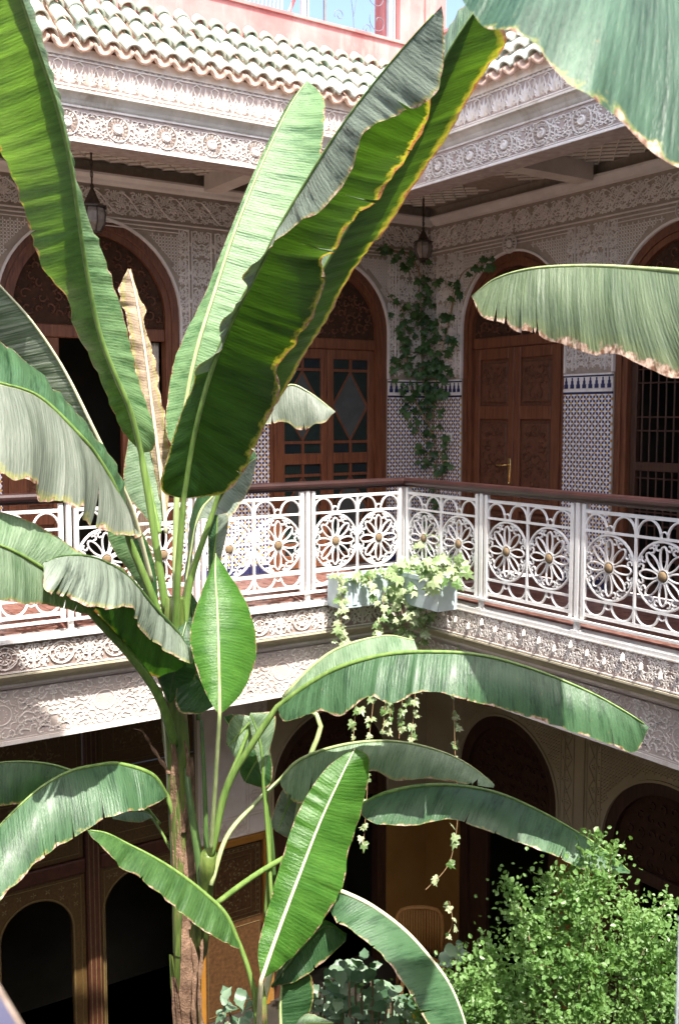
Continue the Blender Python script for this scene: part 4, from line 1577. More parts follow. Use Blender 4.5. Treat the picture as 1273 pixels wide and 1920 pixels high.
# ------------------------------------------------------------------ roof terrace
for fr in 'LR':
    w = W0[fr] + .45
    a, b = FLIM[fr]
    e = .45
    T = Thing('terrace_wall', {'L': 'pink rendered parapet above the left tiled roof', 'R': 'pink rendered parapet above the right tiled roof'}[fr], 'wall', fr, ((a + b) / 2, w, 4.5))
    m0, m1 = mit(fr)
    T.part('parapet', MB().extr([(w, 4.30), (w, 5.02), (w + .22, 5.02), (w + .22, 4.30)], a, b, m0, m1, W0[fr]), 'pink_render')
    T.part('coping', MB().extr([(w - .02, 5.0205), (w - .02, 5.045), (w + .24, 5.045), (w + .24, 5.0205)], a, b, m0, m1, W0[fr]), 'pink_render')
    if fr == 'L':
        T.part('pillar', MB().box(5.86, 6.40, w + .0, w + .40, 5.047, 7.4), 'pink_render')
        T.part('pillar_face', MB().bevbox(6.14, 6.36, w - .03, w - .0005, 5.06, 7.4, .01), 'pink_render')
w = W0['L'] + .45
T = Thing('iron_grille', 'pale iron scrollwork grille standing on the pink parapet against the sky', 'grille', 'L', (5.3, w + .1, 5.05))
wg = w + .08
for u in (4.86, 5.80):
    T.part('post', MB().box(u - .022, u + .022, wg - .02, wg + .02, 5.046, 7.3).box(u + .035, u + .05, wg - .02, wg + .02, 5.046, 7.3), 'grey_iron')
T.part('upright', MB().box(5.075, 5.10, wg - .01, wg + .01, 5.046, 7.3), 'scroll_iron')
sc = []
for (cx, cz, r0, r1, a0, a1) in ((5.01, 5.36, .16, .03, 0.2, 8.5), (5.24, 5.17, .055, .012, 3.6, -4.5), (5.55, 5.11, .05, .012, 3.4, -4.5), (5.67, 5.20, .11, .02, 2.2, 9.5), (5.66, 5.42, .14, .03, 1.0, 8.0), (5.20, 5.75, .15, .03, 0.0, 8.0), (5.60, 5.80, .15, .03, 1.0, 9.0)):
    sc.append(MB().ribbon(spiral(cx, cz, r0, r1, a0, a1, 26), .006, .006, wg, both=True))
sc.append(MB().ribbon([(5.40, 5.05), (5.39, 5.2), (5.36, 5.4), (5.28, 5.62), (5.22, 5.75)], .006, .006, wg, both=True))
sc.append(MB().ribbon([(5.395, 5.20), (5.44, 5.42), (5.52, 5.6), (5.6, 5.68)], .006, .006, wg, both=True))
for m in sc:
    T.part('iron_scroll', m, 'scroll_iron')
T.part('top_bar', MB().box(4.885, 5.775, wg - .012, wg + .012, 6.6, 6.63), 'grey_iron')
# cane seat behind the parapet
T = Thing('cane_seat', 'woven cane seat edge just above the pink parapet', 'seat', 'L', (4.5, w + .5, 5.0))
mb = MB()
for i in range(13):
    u = 4.28 + i * .04
    mb.tube([(u, w + .30, 5.05), (u + .03, w + .30, 5.26 + .012 * i)], .008, 6)
T.part('cane_back', mb, 'terracotta_pan')
T.part('seat_rim', MB().tube([(4.24, w + .295, 5.30), (4.5, w + .295, 5.08), (4.68, w + .295, 5.06), (4.82, w + .295, 5.12), (4.90, w + .295, 5.30)], .016, 8).box(4.3, 4.75, w + .28, w + .7, 4.99, 5.03), 'pink_render', smooth=False)

# ------------------------------------------------------------------ lanterns, switch, planters, chair
def lantern(label, p, zt, h, rb):
    T = Thing('hanging_lantern', label, 'lantern', 'W', (p[0], p[1], zt), 'hanging lanterns under the gallery ceiling')
    x, y = p
    ch = MB()
    zc = zt - h * .42
    n = int((zt - zc) / .045)
    for i in range(n):
        z = zt - (i + .5) * (zt - zc) / n
        pts = [(x + .011 * cos(a) * (i % 2), y + .011 * cos(a) * ((i + 1) % 2), z + .03 * sin(a)) for a in [2 * pi * k / 8 for k in range(9)]]
        ch.tube(pts, .004, 5, caps=False)
    ch.tube([(x, y, 3.857), (x, y, zc)], .004, 6)
    T.part('chain', ch, 'lantern_metal')
    z0 = zt - h
    q = h * .58
    T.part('cap', MB().lathe([(.006, zc), (.018, zc - .02), (.012, zc - .04), (rb * .35, zc - q * .22), (rb * .62, zc - q * .36), (rb * 1.05, zc - q * .40), (rb * 1.05, zc - q * .43), (rb * .8, zc - q * .43)], x, y, 8), 'lantern_metal')
    gb = MB().lathe([(rb * .80, zc - q * .432), (rb * .92, zc - q * .52), (rb * .86, zc - q * .70), (rb * .55, zc - q * .84), (.02, zc - q * .86)], x, y, 8)
    T.part('glass_body', gb, 'lantern_glass')
    rbm = MB()
    for k in range(8):
        a = 2 * pi * k / 8
        c, s = cos(a), sin(a)
        rbm.tube([(x + c * rr, y + s * rr, z) for rr, z in ((rb * .83, zc - q * .43), (rb * .95, zc - q * .52), (rb * .89, zc - q * .70), (rb * .57, zc - q * .845))], .006, 5)
    T.part('rib', rbm, 'lantern_metal')
    T.part('finial', MB().lathe([(rb * .55, zc - q * .842), (rb * .58, zc - q * .87), (rb * .25, zc - q * .90), (rb * .32, zc - q * .94), (.012, zc - q * .97), (.004, z0)], x, y, 8), 'lantern_metal')


lantern('metal lantern hanging before the wide carved arch', (3.0, 8.1), 3.80, .78, .115)
lantern('dark metal lantern hanging in the corner above the ivy', (6.56, 8.30), 3.80, .66, .095)

T = Thing('light_switch', 'small framed light switch on the tiled dado beside the ivy', 'switch', 'R', (-8.55, XB - .02, 1.37))
T.part('switch_frame', MB().bevbox(-8.60, -8.51, XB - .026, XB - .0165, 1.325, 1.415, .004), 'frame_plastic')
T.part('switch_plate', MB().bevbox(-8.585, -8.525, XB - .032, XB - .0262, 1.34, 1.40, .003), 'switch_plastic')


def planter(fr, u0, u1, label):
    w1 = W0[fr] - .035
    T = Thing('planter_box', label, 'planter', fr, ((u0 + u1) / 2, w1 - .12, -.03), 'window box planters in the gallery corner')
    mb = MB()
    wf = w1 - .21
    z0, z1 = -.04, .235
    mb.box(u0, u1, wf, wf + .015, z0, z1).box(u0, u1, w1 - .015, w1, z0, z1).box(u0, u0 + .015, wf + .0151, w1 - .0151, z0, z1).box(u1 - .015, u1, wf + .0151, w1 - .0151, z0, z1)
    mb.box(u0 + .0151, u1 - .0151, wf + .0151, w1 - .0151, z0, z0 + .02)
    T.part('box', mb, 'planter_paint')
    rm = MB()
    rm.box(u0 - .012, u1 + .012, wf - .012, wf - .0002, z1 - .035, z1 + .002).box(u0 - .012, u0 - .0002, wf, w1, z1 - .035, z1 + .002).box(u1 + .0002, u1 + .012, wf, w1, z1 - .035, z1 + .002)
    T.part('rim', rm, 'planter_paint')
    sl = MB()
    k = int((u1 - u0) / .085) if fr == 'L' else 0
    for i in range(k):
        a = u0 + .012 + (u1 - u0 - .024) * (i + .2) / k
        sl.bevbox(a, a + .045, wf - .008, wf - .0003, z0 + .02, z1 - .05, .004)
    if k:
        T.part('flute', sl, 'planter_paint')
    T.part('soil', MB().box(u0 + .016, u1 - .016, wf + .016, w1 - .016, z0 + .021, z1 - .04), 'soil')
    return T


planter('L', 4.74, 5.40, 'pale grey planter box hung on the sunlit left balustrade')
planter('R', -7.04, -6.53, 'pale grey planter box hung on the right balustrade by the corner')

T = Thing('rattan_chair', 'rattan chair with curved slatted back by the ochre corner', 'chair', 'W', tuple(at(787, 1700, 10.85).xy) + (ZG,))
cx, cy, _ = T.base
# chair faces the courtyard; local axes along the camera right and away
rx, ry = RIGHT.x, RIGHT.y
fx, fy = FH.x, FH.y
def cp(a, b, z):
    return (cx + rx * a + fx * b, cy + ry * a + fy * b, ZG + z)
bt = .93
bk = [cp(-.235, 0, .42), cp(-.245, .03, .70), cp(-.235, .05, .84), cp(-.19, .055, .905), cp(-.10, .058, .928), cp(0, .06, .933), cp(.10, .058, .928), cp(.19, .055, .905), cp(.235, .05, .84), cp(.245, .03, .70), cp(.235, 0, .42)]
T.part('back_frame', MB().tube(bk, .022, 8), 'rattan', smooth=True)
sl = MB()
for i in range(15):
    a = -.20 + i * .4 / 14
    sl.tube([cp(a, 0, .44), cp(a, .035, .70), cp(a, .055, .90 - .35 * max(0, abs(a) - .13))], .008, 6)
T.part('back_slat', sl, 'rattan', smooth=True)
T.part('seat', MB().lathe([(.0, ZG + .44), (.24, ZG + .44), (.27, ZG + .42), (.24, ZG + .39), (.0, ZG + .39)], cp(0, -.26, 0)[0], cp(0, -.26, 0)[1], 16), 'rattan', smooth=True)
for a, b in ((-.21, -.46), (.21, -.46), (-.22, -.02), (.22, -.02)):
    T.part('leg', MB().tube([cp(a * 1.1, b, 0), cp(a, b, .42)], .02, 8), 'rattan', smooth=True)

# near gallery: handrail at the lower left and a slim white pole at the lower right
T = Thing('near_handrail', 'blue grey handrail top cutting the lower left corner', 'handrail', 'W', (.25, 1.1, 1.0))
T.part('rail_top', MB().box(-.05, .262, .55, 3.2, .955, 1.0), 'rail_grey')
T.part('edge_bead', MB().tube([(.265, .55, .998), (.265, 3.2, .998)], .004, 8), 'lantern_glass')
T = Thing('metal_pole', 'slim pale grey metal pole at the lower right edge', 'pole', 'W', tuple(at(1272, 1800, 1.5).xy) + (0,))
T.part('pole_shaft', MB().tube([(T.base[0], T.base[1], .0), (T.base[0], T.base[1], .86)], .0022, 10), 'scroll_iron', smooth=True)
T.part('pole_cap', MB().lathe([(.0, .866), (.004, .864), (.004, .8605), (.0, .8605)], T.base[0], T.base[1], 10), 'scroll_iron')
struct('near_gallery_floor', MB().box(-1.69, 1.35, -1.69, .95, -.2, 0), 'floor_grout')
#INSERT_PLANTS
# ------------------------------------------------------------------ plants: tools
def catmull(P, N):
    """P: list of Vectors, resampled to N+1 points evenly by length"""
    P = [Vector(p) for p in P]
    if len(P) == 2:
        return [P[0].lerp(P[1], i / N) for i in range(N + 1)]
    dense = []
    Q = [P[0] * 2 - P[1]] + P + [P[-1] * 2 - P[-2]]
    for i in range(1, len(Q) - 2):
        p0, p1, p2, p3 = Q[i - 1:i + 3]
        for k in range(12):
            t = k / 12
            dense.append(0.5 * ((2 * p1) + (p2 - p0) * t + (2 * p0 - 5 * p1 + 4 * p2 - p3) * t * t + (3 * p1 - p0 - 3 * p2 + p3) * t ** 3))
    dense.append(P[-1])
    cum = [0.0]
    for a, b in zip(dense[:-1], dense[1:]):
        cum.append(cum[-1] + (b - a).length)
    out, j = [], 0
    for i in range(N + 1):
        tg = cum[-1] * i / N
        while j < len(cum) - 2 and cum[j + 1] < tg:
            j += 1
        sp = cum[j + 1] - cum[j]
        out.append(dense[j].lerp(dense[j + 1], (tg - cum[j]) / sp if sp > 1e-9 else 0))
    return out


def fill_depth(pts, ref=None, off=0.0):
    if isinstance(pts[0], Vector):
        return list(pts)
    return fill_px(pts, off)


def fill_px(pts, off=0.0):
    """give depth to points that leave it out: interpolate along the list"""
    ks = [i for i, p in enumerate(pts) if len(p) > 2]
    out = []
    for i, p in enumerate(pts):
        if len(p) > 2:
            out.append((p[0], p[1], p[2] + off))
            continue
        lo = max([k for k in ks if k < i], default=None)
        hi = min([k for k in ks if k > i], default=None)
        if lo is None:
            d = pts[hi][2]
        elif hi is None:
            d = pts[lo][2]
        else:
            d = pts[lo][2] + (pts[hi][2] - pts[lo][2]) * (i - lo) / (hi - lo)
        out.append((p[0], p[1], d + off))
    return [at(*q) for q in out]


def vnoise(rg_seed, n, step):
    rg = random.Random(rg_seed)
    k = int(n / step) + 3
    a = [rg.uniform(-1, 1) for _ in range(k)]
    out = []
    for i in range(n):
        x = i / step
        j = int(x)
        t = x - j
        t = t * t * (3 - 2 * t)
        out.append(a[j] * (1 - t) + a[j + 1] * t)
    return out


def pleats(seed, n):
    """irregular sharp folds along the side veins"""
    rg = random.Random(seed)
    xs, ys, x, sg = [0], [0.0], 0, 1
    while x < n + 8:
        x += rg.choice((2, 2, 3, 3, 4, 5, 7))
        sg = -sg if rg.random() < .8 else sg
        xs.append(x)
        ys.append(sg * rg.uniform(.15, 1.0) * rg.choice((.4, 1, 1)))
    return list(np.interp(np.arange(n), xs, ys))


def blade_side(mb, M, E, sign, seed, bulge, ripple, rag, tears, gap, tflap, wave, umax, split=0.0):
    """one half of a banana blade between the midrib M and the outer edge E"""
    N, K = len(M) - 1, 12
    rg = random.Random(seed)
    n1, n2, n3, n4 = vnoise(seed + 1, N + 1, 4.2), vnoise(seed + 2, N + 1, 9), vnoise(seed + 3, N + 1, 22), pleats(seed + 4, N + 1)
    cut = {}
    for _ in range(tears):
        cut[rg.randint(int(N * .08), int(N * .93))] = rg.choice((rg.uniform(.72, .93), rg.uniform(.45, .85), rg.uniform(.80, .95)))
    flap = 0.0
    W = K + 1

    def row(i, flap, c, sg):
        """one line of vertices; c = where a tear along this line starts, sg = which lip of the tear"""
        t = (M[min(i + 1, N)] - M[max(i - 1, 0)]).normalized()
        e = E[i] - M[i]
        L = e.length
        nrm = t.cross(e)
        nrm = nrm.normalized() if nrm.length > 1e-7 else Vector((0, -1, 0))
        if nrm.dot(EYE - M[i]) < 0:
            nrm = -nrm
        ed = 1.0 - rag * (0.5 + 0.5 * n1[i]) - rag * .7 * max(0, n2[i])
        o = len(mb.v)
        for j in range(W):
            s = j / K
            h = bulge * L * sin(pi * min(1, s * .9)) + ripple * (n4[i] * .9 + n1[i] * .25) * (.06 + .94 * s ** .6) * min(1, L / .08) \
                + wave * L * n3[i] * s * s + tflap * flap * L * max(0, s - .35) ** 1.5
            p = M[i] + e * (s * ed) + nrm * h
            if sg and s > c:
                p = p + t * sg * gap * ((s - c) / (1.02 - c)) ** 1.3
            mb.v.append(tuple(p))
            mb.uv.append((umax * i / N, sign * s))
        return o
    prev = row(0, flap, 1, 0)
    for i in range(1, N + 1):
        c = cut.get(i, 1)
        cur = row(i, flap, c, -1 if i in cut else 0)
        for j in range(K):
            a, b = prev + j, cur + j
            mb.f.append((a, b, b + 1, a + 1) if sign > 0 else (a, a + 1, b + 1, b))
            mb.mi.append(0 if sign > 0 else (2 if i / N < split else 1))
        if i in cut:
            flap = rg.uniform(-1, 1)
            cur = row(i, flap, c, 1)
        prev = cur


LEAF_NO = [0]


def banana_leaf(T, mid, e1, e2, m1, m2=None, stalk=None, r0=.016, smat='stalk_green', rmat=None, bulge=.06, ripple=.006, rag=.04,
                tears=(3, 3), gap=.006, tflap=.10, wave=.06, label=None, midrib=True, bulge2=None, split=0.0):
    LEAF_NO[0] += 1
    sd = 1000 + LEAF_NO[0] * 17
    Mv = fill_depth(mid)
    ln = sum((b - a).length for a, b in zip(Mv[:-1], Mv[1:]))
    N = max(30, int(ln / .0105))
    M = catmull(Mv, N)
    mb = MB()
    mb.uv = []
    if e1:
        blade_side(mb, M, catmull(fill_depth(e1), N), 1, sd, bulge, ripple, rag, tears[0], gap, tflap, wave, ln)
    if e2:
        blade_side(mb, M, catmull(fill_depth(e2), N), -1, sd + 7, bulge if bulge2 is None else bulge2, ripple, rag, tears[1], gap, tflap, wave, ln, split)
    o = T.part('banana_leaf', mb, [m1, m2 or m1] + ([m1] if split else []), smooth=True, label=label)
    if midrib:
        R = MB()
        if stalk:
            S = catmull(fill_depth(stalk), 14)
            pts = S[:-1] + M[::max(1, N // 40)]
            rs = [r0 * (1.15 - .25 * i / 14) for i in range(14)]
        else:
            pts = M[::max(1, N // 40)]
            rs = []
        k = len(pts) - len(rs)
        rs += [r0 * .85 * (1 - i / k) ** .8 * .75 + .0022 for i in range(k)]
        off = (EYE - pts[len(pts) // 2]).normalized() * .002
        R.tube([p + off for p in pts], rs, 8)
        T.part('midrib', R, rmat or smat, parent=o, smooth=True)
    return o


def stem_path(pts):
    return catmull(fill_depth(pts), 40)


def sheath(T, axis, i0, i1, rad, a0, a1, mat, flare=0.0, seed=0, name='leaf_sheath'):
    """strip of leaf sheath wrapped round the stem between two stations"""
    rg = random.Random(seed)
    mb = MB()
    n, k = max(4, i1 - i0), 10
    vs, fs = [], []
    nz = vnoise(seed + 5, n + 1, 3)
    for i in range(n + 1):
        t = i / n
        p = axis[i0 + (i1 - i0) * i // n]
        r = rad * (1.03 + .04 * t) + flare * max(0, t - .55) ** 2 * 4
        w = 1.0 if t < .6 else 1.0 - (t - .6) / .4 * .75
        mid_a = (a0 + a1) / 2 + nz[i] * .15
        for j in range(k + 1):
            a = mid_a + (a1 - a0) * (j / k - .5) * w
            rr = r * (1 + .05 * rg.uniform(-1, 1) + (.12 if j in (0, k) else 0) * t)
            vs.append(p + RIGHT * (cos(a) * rr) - FH * (sin(a) * rr))
    for i in range(n):
        for j in range(k):
            a = i * (k + 1) + j
            fs.append((a, a + 1, a + k + 2, a + k + 1))
    mb.add(vs, fs)
    return T.part(name, mb, mat, smooth=True)


# ------------------------------------------------------------------ the tall banana plant
B1 = at(350, 1930, 5.0)
B1g = (B1.x, B1.y, ZG + .1)
T = Thing('banana_plant', 'tall banana plant with huge upright leaves and a peeling trunk', 'banana plant', 'W', B1g)
ax = catmull([Vector(B1g), at(350, 1930, 5.0), at(346, 1700, 5.0), at(336, 1450, 5.0), at(328, 1280, 5.0), at(328, 1120, 4.98)], 60)
tr = MB()
rr = [(.068 - .014 * (i / 60)) * (1 + .05 * sin(i * .9) + .03 * sin(i * 2.3)) for i in range(61)]
tr.tube(ax, rr, 16)
T.part('trunk', tr, 'pseudostem', smooth=True)
for (i0, i1, a0, a1, m, fl, sd) in ((22, 36, -.4, 1.1, 'dry_sheath', .02, 1), (30, 44, .2, 2.0, 'dry_sheath', .015, 2), (36, 51, -.3, 1.3, 'dry_sheath', .01, 3), (28, 39, 1.5, 2.7, 'dry_sheath', .03, 11), (42, 52, 1.2, 2.2, 'dry_sheath', .015, 12), (26, 40, 1.8, 3.4, 'pseudostem', .01, 4),
                               (40, 55, 1.5, 3.3, 'pseudostem', .02, 5), (46, 60, .2, 1.9, 'pseudostem', .01, 6), (14, 27, -.5, .6, 'dry_sheath', .03, 7), (10, 24, 2.2, 3.4, 'dry_sheath', .02, 8)):
    sheath(T, ax, i0, i1, rr[(i0 + i1) // 2], a0, a1, m, fl, sd)
for k, pts in enumerate((((352, 1700, 4.93), (378, 1770), (374, 1850), (380, 1930, 4.9)), ((352, 1740, 4.93), (366, 1800), (362, 1900), (372, 1960, 4.9)), ((318, 1450, 4.95), (285, 1400), (268, 1372), (250, 1366, 4.9)),
                         ((345, 1560, 4.93), (352, 1480), (352, 1420), (346, 1388, 4.92)))):
    mb = MB()
    P = catmull(fill_depth(pts), 16)
    wd = [.012 * (1 - .5 * i / 16) * (1 + .4 * sin(i * 1.7 + k)) for i in range(17)]
    vs = []
    for p, q in zip(P, wd):
        vs += [p - RIGHT * q, p - FH * q * .6, p + RIGHT * q]
    mb.add(vs, [(i * 3 + j, i * 3 + j + 1, i * 3 + j + 4, i * 3 + j + 3) for i in range(16) for j in range(2)])
    T.part('dry_strip', mb, 'dry_sheath', smooth=True)

# upper left leaf, left half glowing against the sun
banana_leaf(T, [(265, 850, 4.85), (245, 770, 4.75), (215, 700, 4.65), (186, 620, 4.55), (162, 500, 4.4), (147, 400, 4.25), (132, 300, 4.1), (108, 200, 3.95), (72, 90, 3.75), (42, 0, 3.55), (5, -100, 3.4)],
            [(265, 850, 4.86), (228, 805), (204, 750), (168, 668), (135, 612), (128, 560), (86, 505), (62, 440), (22, 340, 4.42), (-20, 240), (-60, 100), (-60, -60, 3.75)],
            [(265, 850, 4.86), (290, 842, 4.95), (285, 800), (262, 720, 4.85), (232, 610), (206, 525), (182, 450), (161, 395, 4.45), (147, 345), (135, 290), (116, 200, 4.05), (84, 90), (52, 0), (12, -100, 3.5)],
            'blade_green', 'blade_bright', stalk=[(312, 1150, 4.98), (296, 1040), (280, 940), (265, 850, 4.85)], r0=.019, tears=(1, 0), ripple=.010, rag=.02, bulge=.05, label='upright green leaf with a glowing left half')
# bright upright leaf behind
banana_leaf(T, [(335, 850, 5.05), (345, 790), (352, 735), (372, 645, 5.12), (402, 550), (440, 435, 5.25), (490, 310), (540, 205, 5.4), (576, 150, 5.45)],
            [(335, 850, 5.05), (312, 815), (313, 760), (326, 680), (350, 618), (384, 550), (432, 430, 5.25), (484, 305), (536, 202), (576, 150, 5.45)],
            [(335, 850, 5.05), (385, 800, 5.1), (435, 720), (500, 620, 5.2), (560, 500), (592, 380), (607, 260), (608, 185), (576, 150, 5.45)],
            'blade_bright', 'blade_bright', stalk=[(330, 1160, 5.05), (330, 1000), (335, 850, 5.05)], smat='stalk_pale', tears=(0, 2), bulge=-.03, rag=.015, label='sunlit pale upright leaf')
# leaf behind the folded one, yellow rim
banana_leaf(T, [(400, 960, 4.95), (450, 800, 4.85), (530, 640, 4.65), (620, 480, 4.45), (710, 330, 4.25), (795, 180, 4.05), (850, 80, 3.92), (898, 8, 3.85)],
            [(400, 960, 4.97), (480, 830, 4.98), (545, 718, 4.9), (582, 650), (622, 590), (662, 520), (702, 450, 4.65), (742, 385), (782, 325), (832, 255), (872, 190, 4.3), (912, 125), (946, 72), (925, 30), (898, 8, 3.86)],
            [(400, 960, 4.97), (440, 770, 4.95), (510, 610), (600, 450), (690, 290, 4.4), (770, 160), (838, 58, 4.05), (868, 12), (898, 8, 3.86)],
            'blade_rim', 'blade_pale', stalk=[(345, 1180, 5.0), (360, 1080), (400, 960, 4.95)], tears=(2, 1), rag=.03, bulge=.02, label='green leaf with a dried yellow rim and painted glow')
# the big folded leaf
banana_leaf(T, [(345, 935, 4.72), (360, 840, 4.62), (378, 760, 4.52), (402, 680, 4.44), (440, 590, 4.32), (482, 510, 4.2), (525, 425, 4.08), (572, 345, 3.97), (626, 258, 3.84), (690, 170, 3.7), (760, 85, 3.57), (828, 10, 3.44)],
            [(345, 935, 4.72), (420, 925, 4.78), (460, 878, 4.8), (480, 835), (502, 782), (530, 735, 4.72), (524, 692), (556, 640), (592, 590), (614, 535, 4.5), (612, 490), (640, 474), (652, 440), (690, 395), (720, 368), (742, 328, 4.15), (772, 288), (800, 240), (812, 185), (826, 100), (828, 10, 3.46)],
            [(345, 935, 4.72), (304, 925, 4.74), (303, 890), (330, 800, 4.6), (362, 722), (369, 690), (414, 655, 4.35), (411, 610), (440, 575, 4.22), (462, 540), (456, 518), (500, 470, 4.05), (560, 422), (606, 395), (660, 330, 3.78), (690, 250), (750, 215), (806, 186, 3.5), (832, 140), (836, 60), (828, 10, 3.44)],
            'blade_shaded_glow', 'blade_waxy', stalk=[(330, 1190, 4.92), (334, 1080), (345, 935, 4.72)], r0=.017, tears=(9, 4), gap=.006, tflap=.06, rag=.05, ripple=.007, bulge=.04, bulge2=.06, split=.27, label='huge folded leaf, glowing half painted dark with shade under a grey waxy half')
# dried rolled leaf
banana_leaf(T, [(312, 1000, 5.15), (303, 900), (286, 765), (271, 650), (256, 560), (243, 505, 5.3)],
            [(312, 1000, 5.15), (292, 905, 5.2), (266, 775), (240, 650), (236, 590), (215, 556), (240, 503, 5.3)],
            [(312, 1000, 5.15), (320, 880, 5.2), (312, 760), (297, 685), (272, 605), (276, 580), (262, 555), (246, 503, 5.3)],
            'blade_dry', 'blade_dry', smat='midrib_cream', r0=.014, tears=(4, 4), rag=.25, ripple=.02, label='dry beige rolled leaf')
banana_leaf(T, [(300, 1000, 5.15), (285, 930), (268, 850), (258, 760, 5.25)], [(300, 1000, 5.15), (250, 945, 5.2), (232, 920), (236, 850), (258, 760, 5.25)], [(300, 1000, 5.15), (312, 930, 5.2), (303, 850), (258, 760, 5.25)],
            'blade_pale', 'blade_pale', tears=(1, 1), rag=.03)
# left side leaves
banana_leaf(T, [(285, 1090, 4.95), (250, 960, 4.75), (215, 885, 4.6), (180, 812), (120, 692), (60, 602), (0, 535, 4.2), (-60, 470, 4.1)],
            [(285, 1090, 4.95), (240, 960, 4.8), (205, 888, 4.7), (150, 852), (80, 775), (0, 700, 4.45), (-80, 640, 4.35), (-60, 470, 4.1)], None,
            'blade_striped', None, smat='stalk_pale', rmat='midrib_cream', r0=.015, tears=(7, 0), gap=.010, label='arching leaf with a cream midrib and light slits')
banana_leaf(T, [(242, 1012, 4.66), (220, 925, 4.5), (186, 862), (150, 816), (76, 745, 4.1), (0, 718, 3.9), (-80, 705, 3.8)],
            [(242, 1012, 4.66), (274, 1006, 4.5), (236, 1008, 4.35), (200, 1000), (156, 985), (148, 962), (100, 953, 4.0), (76, 940), (60, 917), (0, 903, 3.75), (-80, 880, 3.7)],
            [(242, 1012, 4.66), (226, 890, 4.6), (184, 830), (122, 762, 4.4), (62, 692), (0, 642, 4.15), (-80, 590, 4.0)],
            'blade_bleached', 'blade_bluegreen', stalk=[(322, 1230, 4.9), (290, 1130), (242, 1012, 4.66)], smat='stalk_dark', rmat='stalk_green', r0=.02, tears=(5, 1), gap=.004, rag=.06, ripple=.012, bulge=.08, label='grey bleached leaf drooping to the left')
banana_leaf(T, [(172, 1150, 4.4), (120, 1095, 4.1), (60, 1052, 3.9), (0, 1022, 3.75), (-60, 1010, 3.65)],
            [(172, 1150, 4.4), (150, 1150, 4.3), (110, 1140, 4.05), (60, 1135), (0, 1128, 3.75), (-60, 1120, 3.65)],
            [(172, 1150, 4.4), (240, 1074, 4.4), (160, 1036, 4.2), (80, 985), (0, 955, 3.9), (-60, 940, 3.8)],
            'blade_pale', 'blade_pale', stalk=[(330, 1400, 4.97), (300, 1310), (250, 1235), (172, 1150, 4.4)], r0=.02, tears=(3, 2), rag=.05, label='pale leaf lying flat at the left edge')
banana_leaf(T, [(352, 1225, 4.75), (335, 1188, 4.64), (290, 1138, 4.5), (240, 1080, 4.35), (180, 1046, 4.15), (120, 1042, 4.0), (82, 1055, 3.92)],
            [(352, 1225, 4.75), (356, 1250, 4.6), (300, 1215), (262, 1188, 4.42), (236, 1150), (170, 1146, 4.0), (130, 1130), (86, 1110, 3.85), (82, 1056, 3.92)],
            [(352, 1225, 4.75), (352, 1270, 4.9), (300, 1275), (268, 1262, 4.75), (236, 1220), (180, 1150), (130, 1118, 4.3), (84, 1075, 4.0)],
            'blade_waxy', 'blade_deep', smat='stalk_dark', r0=.012, tears=(5, 3), gap=.006, rag=.07, tflap=.2, ripple=.012, bulge=.10, label='torn grey green leaf folded over the trunk')
banana_leaf(T, [(335, 1180, 5.05), (352, 1080), (372, 970, 5.1), (400, 930), (440, 888), (482, 858, 5.15)],
            [(335, 1180, 5.05), (356, 1080), (378, 978, 5.0), (410, 980), (440, 965), (470, 915), (482, 860, 5.15)],
            [(335, 1180, 5.05), (348, 1080), (362, 960, 5.2), (390, 905), (440, 855), (474, 842), (482, 857, 5.15)],
            'blade_waxy', 'blade_deep', smat='stalk_pale', r0=.014, tears=(1, 1), rag=.05)
banana_leaf(T, [(395, 1000, 5.2), (440, 900), (490, 800, 5.3), (512, 758), (542, 722), (580, 736), (628, 772, 5.25)],
            [(395, 1000, 5.2), (446, 900), (470, 870, 5.25), (492, 815), (520, 800), (560, 806), (600, 800), (626, 776, 5.2)], None,
            'blade_bleached', None, smat='stalk_pale', r0=.012, tears=(5, 0), rag=.12, gap=.008, ripple=.014, label='small bleached leaf tip catching the sun')
banana_leaf(T, [(372, 1350, 5.05), (368, 1200), (350, 1095, 5.1)], [(372, 1350, 5.05), (402, 1280), (396, 1180), (350, 1095, 5.1)], [(372, 1350, 5.05), (340, 1260), (338, 1150), (350, 1095, 5.1)], 'blade_deep', smat='stalk_dark', tears=(0, 0), rag=.02)
banana_leaf(T, [(340, 1245, 4.85), (365, 1262), (385, 1290), (402, 1322, 4.8)], [(340, 1245, 4.85), (330, 1325, 4.75), (368, 1340), (402, 1324, 4.78)], None, 'blade_deep', smat='stalk_dark', r0=.008, tears=(1, 0), rag=.03)
banana_leaf(T, [(392, 1140, 4.98), (400, 1060), (406, 1000), (408, 965, 5.0)], [(392, 1140, 4.98), (412, 1060), (430, 970), (408, 965, 5.0)], [(392, 1140, 4.98), (391, 1060), (392, 975), (408, 965, 5.0)], 'blade_waxy', 'blade_deep', tears=(0, 0), rag=.02, r0=.008)
# dark blade added in front of the stem to stand in for shade
banana_leaf(T, [(350, 1165, 4.86), (338, 1210, 4.8), (326, 1265, 4.78), (318, 1320, 4.8)], [(350, 1165, 4.86), (376, 1215, 4.84), (362, 1280), (318, 1320, 4.8)], [(350, 1165, 4.86), (305, 1205, 4.82), (292, 1262), (318, 1320, 4.8)],
            'blade_deep', smat='stalk_dark', r0=.008, tears=(2, 2), rag=.04, bulge=.10)
banana_leaf(T, [(300, 1150, 5.1), (262, 1060, 5.05), (235, 990, 5.05), (215, 960, 5.1)], [(300, 1150, 5.1), (250, 1080, 5.1), (205, 1010), (215, 960, 5.1)], [(300, 1150, 5.1), (290, 1060, 5.15), (262, 985), (215, 960, 5.1)],
            'blade_bright', 'blade_deep', smat='stalk_green', r0=.008, tears=(1, 1), rag=.03)
